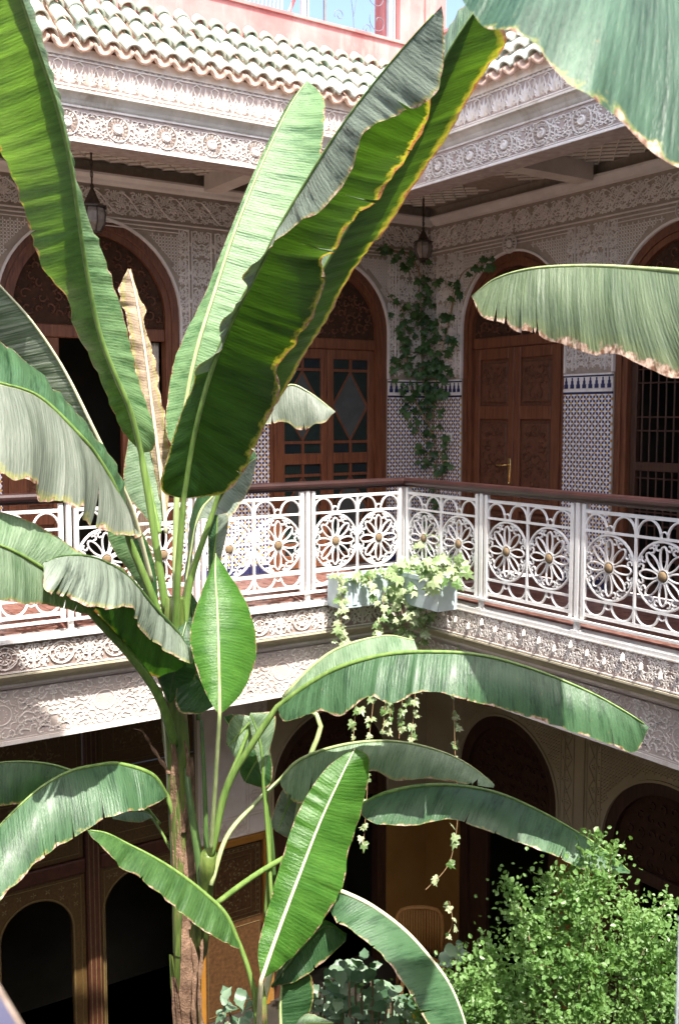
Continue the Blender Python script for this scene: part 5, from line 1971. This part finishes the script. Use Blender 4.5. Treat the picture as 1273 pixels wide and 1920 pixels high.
# lower left pair
banana_leaf(T, [(314, 1492, 4.95), (285, 1452, 4.85), (225, 1432), (180, 1435, 4.7), (130, 1447), (70, 1482), (0, 1548, 4.4), (-50, 1610, 4.3)],
            [(314, 1492, 4.95), (308, 1498, 4.85), (270, 1520), (230, 1532, 4.6), (190, 1545), (150, 1565), (110, 1590, 4.4), (80, 1612), (40, 1650), (0, 1690, 4.2), (-40, 1740, 4.15)],
            [(314, 1492, 4.95), (288, 1462, 5.0), (225, 1450), (180, 1455, 4.95), (130, 1470), (70, 1510), (0, 1580, 4.6), (-50, 1640, 4.5)],
            'blade_bluegreen', 'blade_deep', stalk=[(332, 1600, 5.0), (328, 1540), (314, 1492, 4.95)], r0=.014, tears=(6, 0), gap=.003, rag=.04, label='blue green leaf arching down to the left edge')
banana_leaf(T, [(300, 1545, 5.15), (240, 1480, 5.1), (150, 1450), (100, 1434), (50, 1428), (0, 1430, 5.0), (-60, 1442, 4.95)],
            [(300, 1545, 5.15), (240, 1520, 5.1), (150, 1470), (80, 1492), (40, 1508), (0, 1513, 4.9), (-60, 1520, 4.85)], None, 'blade_deep', smat='stalk_dark', rmat='stalk_green', r0=.012, tears=(2, 0), rag=.03)
banana_leaf(T, [(325, 1600, 5.05), (290, 1540), (265, 1520), (208, 1520, 5.05)], [(325, 1600, 5.05), (292, 1545), (285, 1535, 5.0), (260, 1542), (212, 1536, 5.0)], None, 'blade_pale', smat='stalk_green', r0=.010, tears=(0, 0))

# ------------------------------------------------------------------ second banana plant, middle
B2 = at(392, 1660, 4.75)
B2g = (at(360, 1930, 5.25).x, at(360, 1930, 5.25).y, ZG + .1)
T = Thing('banana_plant', 'middle banana plant with long leaves arching to the right', 'banana plant', 'W', B2g)
ax = catmull([Vector(B2g), at(362, 1920, 5.2), at(375, 1780, 5.0), at(392, 1600, 4.75)], 40)
T.part('trunk', MB().tube(ax, [.055 - .018 * i / 40 for i in range(41)], 12), 'pseudostem', smooth=True)
sheath(T, ax, 8, 24, .055, 0, 2.2, 'dry_sheath', .02, 21)
sheath(T, ax, 18, 38, .046, 1.0, 3.0, 'pseudostem', .02, 22)
banana_leaf(T, [(412, 1340, 4.45), (411, 1250, 4.52), (408, 1150, 4.62), (404, 1080), (405, 1038, 4.75)],
            [(412, 1340, 4.45), (430, 1325, 4.5), (458, 1290), (476, 1240, 4.68), (478, 1185), (462, 1130), (440, 1092), (405, 1038, 4.75)],
            [(412, 1340, 4.45), (400, 1325, 4.45), (380, 1285), (362, 1230, 4.55), (357, 1187), (372, 1128), (390, 1080), (405, 1038, 4.75)],
            'blade_young', stalk=[(395, 1600, 4.74), (404, 1470), (412, 1340, 4.45)], smat='stalk_pale', r0=.010, tears=(0, 0), rag=.008, ripple=.004, bulge=.10, wave=.03, label='young bright green glossy leaf')
banana_leaf(T, [(520, 1325, 4.62), (580, 1282), (640, 1250, 4.5), (720, 1228), (800, 1222, 4.4), (900, 1228), (1000, 1255, 4.3), (1100, 1295), (1170, 1333), (1216, 1363, 4.2)],
            [(520, 1325, 4.62), (530, 1352, 4.55), (560, 1345), (600, 1333), (640, 1342, 4.4), (690, 1308), (735, 1322), (800, 1300, 4.3), (870, 1313), (960, 1335), (1060, 1368, 4.2), (1140, 1395), (1190, 1410), (1216, 1364, 4.2)],
            [(520, 1325, 4.62), (590, 1325, 4.85), (640, 1312), (720, 1290, 4.72), (800, 1280), (900, 1288, 4.6), (1000, 1315), (1100, 1345, 4.45), (1170, 1372), (1216, 1364, 4.21)],
            'blade_bluegreen', 'blade_deep', stalk=[(395, 1610, 4.75), (425, 1480), (470, 1400), (520, 1325, 4.62)], r0=.016, tears=(4, 2), gap=.002, rag=.02, ripple=.009, bulge=.06, label='long leaf arching right under the balustrade')
banana_leaf(T, [(530, 1308, 5.1), (585, 1250), (640, 1213), (720, 1192, 5.1), (776, 1200, 5.05)],
            [(530, 1308, 5.1), (560, 1308, 5.0), (620, 1285), (680, 1260), (740, 1240, 4.95), (783, 1222, 5.0)], None,
            'blade_pale', stalk=[(545, 1600, 5.0), (575, 1440), (600, 1350), (530, 1308, 5.1)], smat='stalk_dark', rmat='stalk_pale', r0=.013, tears=(1, 0), rag=.02, label='pale leaf just behind the long arching one')
banana_leaf(T, [(525, 1462, 5.0), (560, 1426), (620, 1402), (690, 1390, 4.95), (760, 1392), (830, 1410), (880, 1435), (926, 1470, 4.85)],
            [(525, 1462, 5.0), (530, 1480, 4.95), (560, 1512), (600, 1502), (650, 1470, 4.85), (700, 1450), (735, 1466), (790, 1462), (850, 1468), (924, 1478, 4.8)], None,
            'blade_pale', stalk=[(396, 1660, 4.78), (425, 1570), (475, 1510), (525, 1462, 5.0)], r0=.011, rmat='stalk_pale', tears=(6, 0), gap=.014, rag=.06, label='pale leaf with a torn notch, middle of the picture')
banana_leaf(T, [(680, 1508, 4.8), (720, 1488), (780, 1474, 4.75), (850, 1472), (930, 1486), (1010, 1520, 4.65), (1090, 1565), (1140, 1600), (1180, 1634, 4.55)],
            [(680, 1508, 4.8), (678, 1528, 4.72), (700, 1545), (760, 1550), (820, 1540, 4.6), (860, 1538), (920, 1560), (990, 1590, 4.5), (1050, 1610), (1100, 1630), (1180, 1638, 4.5)],
            [(680, 1508, 4.8), (720, 1520, 4.95), (780, 1515), (850, 1520, 4.9), (930, 1535), (1010, 1560, 4.8), (1090, 1600), (1180, 1636, 4.56)],
            'blade_bluegreen', 'blade_deep', stalk=[(398, 1700, 4.78), (480, 1640), (580, 1580), (680, 1508, 4.8)], smat='stalk_dark', rmat='stalk_green', r0=.013, tears=(4, 1), gap=.004, rag=.03, label='dark blue green leaf arching over the shrub')
# small folded leaves in the middle
for mid, e1, e2, m, st in (
        ([(478, 1345, 4.85), (455, 1370), (428, 1400, 4.85)], [(478, 1345, 4.85), (470, 1400), (445, 1425), (430, 1402, 4.85)], [(478, 1345, 4.85), (440, 1340), (425, 1375), (428, 1400, 4.85)], 'blade_pale', None),
        ([(494, 1470, 4.8), (492, 1420), (485, 1380), (470, 1338, 4.8)], [(494, 1470, 4.8), (505, 1410), (518, 1340), (470, 1336, 4.8)], [(494, 1470, 4.8), (482, 1420), (470, 1370), (468, 1338, 4.8)], 'blade_pale', [(510, 1700, 4.8), (503, 1580), (494, 1470, 4.8)]),
        ([(505, 1400, 4.95), (480, 1430), (460, 1465, 4.95)], [(505, 1400, 4.95), (512, 1450), (500, 1478), (462, 1468, 4.95)], [(505, 1400, 4.95), (470, 1405), (450, 1440), (458, 1466, 4.95)], 'blade_deep', None),
        ([(560, 1470, 5.1), (540, 1510), (520, 1560, 5.05)], [(560, 1470, 5.1), (562, 1530), (545, 1570), (522, 1562, 5.05)], [(560, 1470, 5.1), (530, 1480), (508, 1540), (518, 1560, 5.05)], 'blade_waxy', None),
        ([(425, 1395, 5.0), (440, 1380), (420, 1345, 5.0)], [(425, 1395, 5.0), (446, 1375), (440, 1340), (420, 1343, 5.0)], None, 'blade_deep', None)):
    banana_leaf(T, mid, e1, e2, m, stalk=st, r0=.009, tears=(0, 0), rag=.03, bulge=.12)
for pts, r, m in ((((388, 1640, 4.8), (385, 1500), (378, 1350, 4.9)), .011, 'stalk_dark'), (((392, 1630, 4.76), (415, 1500), (455, 1400), (475, 1345, 4.85)), .010, 'stalk_green'), (((500, 1720, 4.85), (505, 1600), (497, 1480, 4.82)), .012, 'stalk_green'),
                  (((515, 1720, 4.88), (512, 1600), (498, 1480, 4.85)), .010, 'stalk_dark'), (((385, 1700, 4.8), (372, 1600), (356, 1500), (350, 1440, 4.95)), .02, 'stalk_dark')):
    T.part('leaf_stalk', MB().tube(catmull(fill_depth(pts), 16), [r * (1.3 - .5 * i / 16) for i in range(17)], 8), m, smooth=True)

# ------------------------------------------------------------------ third banana plant, lower middle
B3 = at(490, 1900, 4.35)
T = Thing('banana_plant', 'low banana plant with one broad bright green leaf, bottom centre', 'banana plant', 'W', (B3.x, B3.y, ZG + .1))
ax = catmull([Vector((B3.x, B3.y, ZG + .1)), at(492, 2000, 4.35), at(486, 1850, 4.35)], 30)
T.part('trunk', MB().tube(ax, [.05 - .028 * i / 30 for i in range(31)], 12), 'pseudostem', smooth=True)
sheath(T, ax, 12, 28, .05, .2, 1.8, 'dry_sheath', .03, 31)
banana_leaf(T, [(490, 1838, 4.2), (520, 1752, 4.26), (560, 1645), (600, 1542, 4.42), (640, 1455), (666, 1402, 4.55)],
            [(490, 1838, 4.2), (535, 1808, 4.28), (590, 1750), (640, 1662, 4.42), (652, 1600), (684, 1500, 4.55), (692, 1425), (666, 1402, 4.55)],
            [(490, 1838, 4.2), (484, 1780, 4.24), (500, 1710), (530, 1605, 4.38), (560, 1520), (610, 1442, 4.5), (666, 1402, 4.55)],
            'blade_young', stalk=[(486, 1960, 4.35), (487, 1900), (490, 1838, 4.2)], smat='stalk_green', rmat='midrib_cream', r0=.011, tears=(0, 0), rag=.012, ripple=.010, bulge=.05, wave=.04, label='broad bright green young leaf')
banana_leaf(T, [(575, 1640, 4.55), (612, 1662, 4.5), (650, 1675), (700, 1700, 4.4), (760, 1745), (810, 1800, 4.3), (845, 1850), (872, 1920, 4.2), (885, 2000, 4.15)],
            [(575, 1640, 4.55), (610, 1700, 4.45), (625, 1725), (655, 1745, 4.3), (690, 1772), (720, 1802), (750, 1842, 4.15), (775, 1880), (800, 1925), (815, 2000, 4.05)],
            [(575, 1640, 4.55), (625, 1695, 4.7), (700, 1745), (760, 1790, 4.6), (810, 1850), (850, 1930, 4.4), (885, 2000, 4.2)],
            'blade_bluegreen', 'blade_deep', stalk=[(488, 1900, 4.4), (520, 1780), (575, 1640, 4.55)], r0=.014, rmat='midrib_cream', tears=(5, 1), gap=.006, rag=.06, label='leaf arching down with a cream midrib, bottom centre')
banana_leaf(T, [(450, 1772, 4.32), (425, 1716), (390, 1680, 4.28), (340, 1640), (290, 1608, 4.22), (240, 1582), (200, 1562), (165, 1556, 4.15)],
            [(450, 1772, 4.32), (446, 1778, 4.28), (400, 1758, 4.2), (350, 1725), (310, 1690, 4.12), (280, 1665), (250, 1640), (225, 1625), (200, 1597, 4.08), (178, 1576), (165, 1558, 4.15)],
            [(450, 1772, 4.32), (425, 1730, 4.45), (390, 1700), (340, 1660, 4.4), (290, 1628), (240, 1600), (165, 1557, 4.16)],
            'blade_green', 'blade_deep', stalk=[(484, 1960, 4.35), (478, 1870), (465, 1815), (450, 1772, 4.32)], r0=.012, tears=(1, 0), rag=.02, ripple=.010, label='glossy leaf reaching left across the trunk')
banana_leaf(T, [(510, 1850, 4.5), (560, 1785), (610, 1738), (650, 1752, 4.5)], [(510, 1850, 4.5), (560, 1840, 4.45), (600, 1810), (648, 1765, 4.48)], [(510, 1850, 4.5), (540, 1780, 4.55), (600, 1725), (650, 1750, 4.5)], 'blade_deep', smat='stalk_dark', r0=.008, tears=(1, 1), rag=.04)
banana_leaf(T, [(528, 1960, 4.45), (526, 1880), (532, 1815, 4.5)], [(528, 1960, 4.45), (580, 1900, 4.5), (585, 1830), (534, 1814, 4.5)], None, 'blade_deep', smat='stalk_pale', r0=.010, tears=(0, 0), rag=.02)
banana_leaf(T, [(520, 1980, 4.3), (560, 1925), (625, 1918, 4.25)], [(520, 1980, 4.3), (570, 1905, 4.35), (600, 1908), (625, 1917, 4.25)], [(520, 1980, 4.3), (580, 1960, 4.2), (625, 1919, 4.25)], 'blade_pale', r0=.008, tears=(0, 0))

# ------------------------------------------------------------------ banana plant at the right, trunk outside the view
BR = at(1480, 900, 2.9)
T = Thing('banana_plant', 'banana plant reaching in from the right edge with two big leaves', 'banana plant', 'W', (BR.x, BR.y, ZG + .1))
ax = catmull([Vector((BR.x, BR.y, ZG + .1)), at(1490, 1500, 2.9), at(1480, 900, 2.9), at(1470, 500, 2.88)], 50)
T.part('trunk', MB().tube(ax, [.10 - .05 * i / 50 for i in range(51)], 14), 'pseudostem', smooth=True)
sheath(T, ax, 20, 40, .08, .2, 2.6, 'dry_sheath', .02, 41)
banana_leaf(T, [(1460, 210, 2.55), (1390, 90, 2.3), (1300, 0, 2.15), (1190, -60, 2.1), (1080, -85), (960, -65, 2.1), (855, -18, 2.15)],
            [(1460, 210, 2.55), (1400, 400, 2.2), (1330, 352), (1273, 320, 1.95), (1212, 276), (1165, 228), (1128, 198), (1104, 180, 1.86), (1068, 162), (1032, 126), (1000, 92), (958, 75, 1.92), (910, 52), (878, 18), (855, -18, 2.15)],
            [(1460, 210, 2.55), (1460, 60, 2.4), (1380, -40), (1260, -90, 2.2), (1100, -120), (960, -95, 2.2), (855, -18, 2.15)],
            'blade_sheen', 'blade_sheen', stalk=[(1470, 620, 2.88), (1480, 420), (1460, 210, 2.75)], r0=.018, tears=(0, 0), gap=.002, rag=.012, ripple=.009, bulge=.03, wave=.02, label='big leaf sweeping in at the upper right corner')
banana_leaf(T, [(1440, 545, 3.1), (1290, 512, 3.35), (1200, 503), (1100, 498, 3.7), (1000, 503), (930, 522), (884, 556, 4.0)],
            [(1440, 545, 3.1), (1420, 770, 3.0), (1275, 716, 3.2), (1190, 690), (1120, 672, 3.5), (1070, 658), (1020, 645), (950, 616, 3.8), (908, 602), (890, 566), (884, 556, 4.0)],
            [(1440, 545, 3.1), (1290, 560, 3.6), (1200, 555), (1100, 550, 3.95), (1000, 545), (930, 545), (884, 557, 4.0)],
            'blade_old', 'blade_old', stalk=[(1478, 800, 2.9), (1480, 650), (1440, 545, 3.1)], r0=.012, smat='stalk_pale', tears=(9, 1), gap=.006, rag=.06, ripple=.007, bulge=.07, label='old leaf with a brown crumbling lower edge')


# ------------------------------------------------------------------ tall banana plant beside the view: its leaves shade the left front edge
V = Vector
T = Thing('banana_plant', 'tall banana plant beyond the left edge, its leaves arching high overhead', 'banana plant', 'W', (-.35, 4.7, ZG + .02))
ax = catmull([V((-.35, 4.7, ZG + .02)), V((-.33, 4.68, 0)), V((-.28, 4.65, 3.3))], 40)
T.part('trunk', MB().tube(ax, [.11 - .06 * i / 40 for i in range(41)], 14), 'pseudostem', smooth=True)
for yo, xe, ze in ((0, 1.95, 5.0), (-.55, 2.55, 5.55)):
    mid = [V((-.28, 4.65, 3.3)), V((.15, 4.6 + yo * .4, 4.5)), V((.8, 4.5 + yo, ze + .25)), V((1.4, 4.45 + yo, ze + .2)), V((xe, 4.4 + yo, ze - .1))]
    near = [V((-.28, 4.65, 3.3)), V((.2, 4.35 + yo * .4, 4.3)), V((.8, 4.15 + yo, ze - .05)), V((1.4, 4.15 + yo, ze - .1)), V((xe, 4.4 + yo, ze - .1))]
    far = [V((-.28, 4.65, 3.3)), V((.2, 4.85 + yo * .4, 4.3)), V((.8, 4.85 + yo, ze - .05)), V((1.4, 4.75 + yo, ze - .1)), V((xe, 4.4 + yo, ze - .1))]
    banana_leaf(T, mid, near, far, 'blade_green', 'blade_green', r0=.018, tears=(9, 9), gap=.05, rag=.03, tflap=.2)

# ------------------------------------------------------------------ ivy, shrub, low bush
def ivy_leaf_mesh(nm, mat):
    mb = MB()
    out = [(0, 0), (.30, -.08), (.48, .14), (.30, .30), (.34, .62), (.12, .58), (0, 1.0), (-.12, .58), (-.34, .62), (-.30, .30), (-.48, .14), (-.30, -.08)]
    vs = [(0, .32, .05)] + [(x, y, -.10 * abs(x) + (.02 if i % 2 else -.05)) for i, (x, y) in enumerate(out)]
    mb.add(vs, [(0, 1 + i, 1 + (i + 1) % 12) for i in range(12)])
    return mb.mesh(nm, [mat])


IVY_D = ivy_leaf_mesh('ivy_leaf', 'ivy_green')
IVY_V = ivy_leaf_mesh('ivy_leaf', 'ivy_variegated')


def leaf_rot(rg, nrm, droop=.6, up=None):
    """leaf lying roughly square to nrm, tip hanging down"""
    n = (Vector(nrm) + Vector((rg.gauss(0, .38), rg.gauss(0, .38), rg.gauss(0.25, .35)))).normalized()
    tip = Vector((rg.gauss(0, .6), rg.gauss(0, .6), -droop))
    y = (tip - n * tip.dot(n)).normalized()
    x = y.cross(n)
    return Matrix((x, y, n)).transposed().to_euler()


def poly_in(x, y, P):
    c = False
    j = len(P) - 1
    for i in range(len(P)):
        if (P[i][1] > y) != (P[j][1] > y) and x < (P[j][0] - P[i][0]) * (y - P[i][1]) / (P[j][1] - P[i][1]) + P[i][0]:
            c = not c
        j = i
    return c


def on_wall(x, y, off):
    """photo pixel -> point standing off the nearer back wall of the upper gallery"""
    d = at(x, y, 1.0) - EYE
    a, b = (YB - off) / d.y, (XB - off) / d.x
    return EYE + d * min(a, b)


rg = random.Random(77)
T = Thing('climbing_ivy', 'dark green ivy climbing the tiled gallery corner', 'ivy', 'W', tuple(on_wall(815, 1040, .05).xy) + (0.0,))
stems = [[(812, 1040), (815, 960), (818, 860), (806, 800), (792, 700), (790, 600), (785, 520), (790, 470)], [(815, 960), (830, 870), (812, 810), (820, 700), (842, 600), (850, 540)], [(806, 800), (775, 740), (760, 650), (756, 585), (735, 560), (722, 540)],
         [(842, 600), (862, 520), (890, 498), (918, 486)], [(790, 520), (770, 480), (740, 470), (716, 466)], [(818, 860), (800, 830), (780, 800)]]
for s in stems:
    T.part('ivy_stem', MB().tube(catmull([on_wall(x, y, .03 + .01 * rg.random()) for x, y in s], 24), [.009 - .005 * i / 24 for i in range(25)], 6), 'ivy_stem', smooth=True)
polys = [([(748, 575), (775, 565), (800, 590), (815, 600), (845, 570), (850, 620), (842, 700), (835, 760), (828, 785), (800, 770), (760, 775), (752, 730), (768, 700), (745, 640)], 165), ([(765, 780), (800, 785), (835, 800), (842, 890), (800, 895), (780, 850)], 40), ([(735, 660), (770, 680), (765, 720), (715, 705)], 10),
         ([(712, 460), (800, 460), (800, 500), (790, 520), (712, 480)], 20), ([(770, 520), (868, 520), (860, 575), (780, 590)], 22), ([(866, 505), (925, 475), (930, 495), (880, 525)], 9), ([(724, 540), (745, 560), (735, 590)], 4), ([(790, 900), (835, 900), (825, 1010), (800, 1010)], 14)]
for P, n in polys:
    xs, ys = [p[0] for p in P], [p[1] for p in P]
    k = 0
    while k < n:
        x, y = rg.uniform(min(xs), max(xs)), rg.uniform(min(ys), max(ys))
        if poly_in(x, y, P):
            p = on_wall(x, y, rg.uniform(.03, .14))
            T.inst('ivy_leaf', IVY_D, p, leaf_rot(rg, (-.6, -.75, .2)), rg.uniform(.065, .125))
            k += 1


def hang(T, px, d0, n_leaf, rg, big=.075):
    P = catmull(fill_depth([(x, y, d0) for x, y in px]), 30)
    T.part('ivy_stem', MB().tube(P, .003, 5), 'ivy_stem')
    for k in range(n_leaf):
        i = min(29, int((k + rg.random()) / n_leaf * 30))
        p = P[i] + Vector((rg.gauss(0, .018), rg.gauss(0, .018), rg.gauss(0, .015)))
        T.inst('ivy_leaf', IVY_V, p, leaf_rot(rg, (-.55, -.75, .3)), rg.uniform(.6, 1.3) * big)


def blob(T, P, n, d0, d1, rg, sz=(.06, .11)):
    xs, ys = [p[0] for p in P], [p[1] for p in P]
    k = 0
    while k < n:
        x, y = rg.uniform(min(xs), max(xs)), rg.uniform(min(ys), max(ys))
        if poly_in(x, y, P):
            T.inst('ivy_leaf', IVY_V, at(x, y, rg.uniform(d0, d1)), leaf_rot(rg, (-.5, -.7, .5)), 1.25 * rg.uniform(*sz))
            k += 1


T = Thing('trailing_ivy', 'variegated ivy spilling thickly over the corner of the planters', 'ivy', 'W', tuple(at(800, 1070, 9.1).xy) + (.2,), 'ivy growing in the corner planters')
blob(T, [(742, 1055), (790, 1040), (862, 1040), (872, 1080), (842, 1112), (830, 1125), (815, 1165), (740, 1165), (722, 1130)], 125, 8.75, 9.05, rg)
blob(T, [(786, 1040), (866, 1042), (872, 1072), (846, 1098), (815, 1105), (795, 1110)], 34, 8.2, 8.5, rg)
blob(T, [(735, 1160), (800, 1155), (800, 1215), (765, 1220), (725, 1185)], 38, 8.85, 9.1, rg, (.05, .085))
blob(T, [(775, 1045), (830, 1040), (830, 1000), (790, 1000)], 18, 9.0, 9.2, rg, (.05, .08))
for px, n in (([(800, 1130), (795, 1180), (784, 1230)], 8), ([(850, 1110), (866, 1150), (856, 1225)], 8), ([(776, 1215), (778, 1300), (770, 1395)], 16), ([(848, 1225), (850, 1320), (853, 1412)], 12), ([(853, 1412), (858, 1520), (850, 1590), (835, 1630), (798, 1668)], 13),
              ([(842, 1690), (848, 1730), (835, 1760)], 5), ([(760, 1215), (755, 1300), (748, 1385)], 14), ([(740, 1215), (735, 1300), (728, 1370)], 13)):
    hang(T, px, 8.9, n, rg)
T = Thing('trailing_ivy', 'variegated ivy trailing from the left end of the left planter', 'ivy', 'W', tuple(at(660, 1070, 8.7).xy) + (.2,), 'ivy growing in the corner planters')
blob(T, [(630, 1078), (740, 1062), (742, 1085), (640, 1098)], 34, 8.55, 8.8, rg, (.05, .085))
for px, n in (([(645, 1085), (640, 1140), (638, 1230)], 22), ([(690, 1080), (705, 1110), (702, 1135)], 7), ([(720, 1110), (715, 1160), (700, 1200)], 12), ([(672, 1230), (668, 1310), (662, 1390)], 10), ([(700, 1230), (700, 1310), (692, 1380)], 12), ([(720, 1230), (722, 1310), (718, 1375)], 12),
              ([(690, 1450), (686, 1520), (680, 1600)], 9)):
    hang(T, px, 8.6, n, rg)

# leafy shrub, lower right
def shrub_leaf(mb, p, d, rg, sz):
    a = Vector((rg.gauss(0, 1), rg.gauss(0, 1), rg.gauss(.25, .7)))
    y = (a + d * .6).normalized()
    n = Vector((rg.gauss(-.1, .8), rg.gauss(-.2, .8), rg.gauss(.5, .7)))
    x = y.cross(n)
    if x.length < 1e-4:
        return
    x.normalize()
    n = x.cross(y)
    L, W = sz, sz * rg.uniform(.30, .42)
    mb.add([p, p + y * L * .35 + x * W + n * W * .35, p + y * L * .72 + x * W * .8 + n * W * .3, p + y * L, p + y * L * .72 - x * W * .8 + n * W * .3, p + y * L * .35 - x * W + n * W * .35],
           [(0, 1, 2, 3), (0, 3, 4, 5)])


SB = at(1090, 1900, 4.6)
T = Thing('shrub', 'tall airy shrub of small light green leaves, lower right', 'shrub', 'W', (SB.x, SB.y, ZG + .1))
fol, wood = MB(), MB()
rg = random.Random(5)
base = Vector((SB.x, SB.y, ZG + .1))
tips = [(1110, 1556), (1148, 1580), (1085, 1600), (948, 1640), (960, 1692), (1020, 1635), (1060, 1650), (1130, 1630), (1165, 1650), (1175, 1690), (1250, 1678), (1235, 1730), (1200, 1710), (1262, 1760), (918, 1765), (908, 1805), (985, 1745), (1010, 1700), (1070, 1700), (1120, 1700),
        (800, 1850), (840, 1830), (860, 1868), (905, 1850), (950, 1830), (1000, 1800), (1050, 1780), (1100, 1780), (1150, 1780), (1210, 1790), (1245, 1830), (1275, 1860), (1180, 1850), (1120, 1860), (1060, 1860), (1000, 1880), (940, 1900), (880, 1910), (1240, 1900), (1160, 1910), (1080, 1920), (820, 1900), (1300, 1820), (1290, 1720)]
hubs = [(1100, 1800, 4.6), (1100, 1890, 4.6), (1010, 1900, 4.5), (1190, 1900, 4.65), (1085, 1990, 4.55), (930, 1980, 4.5), (1230, 2010, 4.7), (850, 1990, 4.45)]
for hx, hy, hd in hubs:
    q = at(hx, hy, hd)
    wood.tube(catmull([base + Vector((rg.uniform(-.12, .12), rg.uniform(-.12, .12), 0)), base.lerp(q, .5) + Vector((rg.gauss(0, .06), rg.gauss(0, .06), .1)), q], 20), [.016 - .009 * i / 20 for i in range(21)], 6)
for (x, y) in tips:
    for rep in range(2 if y < 1760 else 4):
        d = 4.6 + rg.uniform(-.40, .35)
        tp = at(x + rg.gauss(0, 20 if rep else 3), y + abs(rg.gauss(14, 16)) * (1 if rep else 0) + 4, d)
        hx, hy, hd = min(hubs, key=lambda h: (h[0] - x) ** 2 + (h[1] - y - 170) ** 2 + rg.uniform(0, 9000))
        root = at(hx + rg.gauss(0, 10), hy + rg.gauss(0, 10), hd)
        midp = root.lerp(tp, .5) + Vector((rg.gauss(0, .03), rg.gauss(0, .03), .06 + .06 * rg.random()))
        P = catmull([root, midp, tp + Vector((0, 0, -.02 * rg.random()))], 40)
        if rep == 0:
            wood.tube(P, [.007 - .0058 * i / 40 for i in range(41)], 5)
        for i in range(7, 41):
            dirn = (P[min(i + 1, 40)] - P[i - 1]).normalized()
            dens = 3 if i > 24 else 1
            for q in range(dens):
                # short side twig
                off = Vector((rg.gauss(0, 1), rg.gauss(0, 1), rg.gauss(.2, .6))) * (.035 if i > 30 else .075)
                shrub_leaf(fol, P[i] + off * rg.random(), dirn, rg, rg.uniform(.017, .034))
                if rg.random() < .30:
                    for k in range(4):
                        shrub_leaf(fol, P[i] + off * (.5 + .35 * k), off.normalized(), rg, rg.uniform(.015, .028))
T.part('foliage', fol, 'shrub_green', stuff=True)
T.part('branches', wood, 'bark', smooth=True)

BB = at(680, 1930, 4.9)
T = Thing('low_bush', 'low bush of rounded dark green leaves at the bottom centre', 'bush', 'W', (BB.x, BB.y, ZG + .1))
rg = random.Random(9)
wood = MB()
def round_leaf_mesh():
    mb = MB()
    out = [(0, 0), (.24, .06), (.36, .28), (.31, .40), (.34, .55), (.16, .74), (0, 1.0), (-.16, .74), (-.34, .55), (-.31, .40), (-.36, .28), (-.24, .06)]
    vs = [(0, .45, -.05)] + [(x, y, .22 * abs(x) - .12 * y * y) for x, y in out]
    mb.add(vs, [(0, 1 + i, 1 + (i + 1) % 12) for i in range(12)])
    return mb.mesh('bush_leaf', ['bush_green'], smooth=True)
RL = round_leaf_mesh()
for P, n, d in (([(600, 1830), (650, 1790), (700, 1800), (730, 1850), (790, 1880), (790, 1940), (560, 1940), (580, 1880)], 280, 4.9), ([(410, 1890), (440, 1850), (480, 1880), (480, 1940), (400, 1940)], 36, 4.7), ([(830, 1740), (860, 1760), (870, 1800), (830, 1810)], 14, 5.0)):
    xs, ys = [p[0] for p in P], [p[1] for p in P]
    k = 0
    while k < n:
        x, y = rg.uniform(min(xs), max(xs)), rg.uniform(min(ys), max(ys))
        if poly_in(x, y, P):
            p = at(x, y, d + rg.uniform(-.3, .3))
            T.inst('bush_leaf', RL, p, leaf_rot(rg, (-.2, -.45, .8), .2), rg.uniform(.035, .085))
            if k % 6 == 0:
                wood.tube(catmull([base + Vector((BB.x - SB.x + rg.uniform(-.2, .2), BB.y - SB.y + rg.uniform(-.2, .2), 0)), Vector((p.x * .9 + BB.x * .1, p.y * .9 + BB.y * .1, p.z - .5)), p], 10), .006, 5)
            k += 1
T.part('branches', wood, 'bark')
T = Thing('orange', 'small yellow orange fruit low among the bush leaves', 'fruit', 'W', tuple(at(776, 1904, 4.75)))
c = at(776, 1904, 4.75)
T.part('peel', MB().lathe([(.0, c.z - .028), (.012, c.z - .026), (.022, c.z - .016), (.027, c.z), (.023, c.z + .014), (.013, c.z + .024), (.0, c.z + .026)], c.x, c.y, 12), 'orange_fruit', smooth=True)
T.part('stalk', MB().tube([c + Vector((0, 0, .024)), c + Vector((.01, .02, .06)), c + Vector((.02, .08, .10))], .003, 5), 'bark')
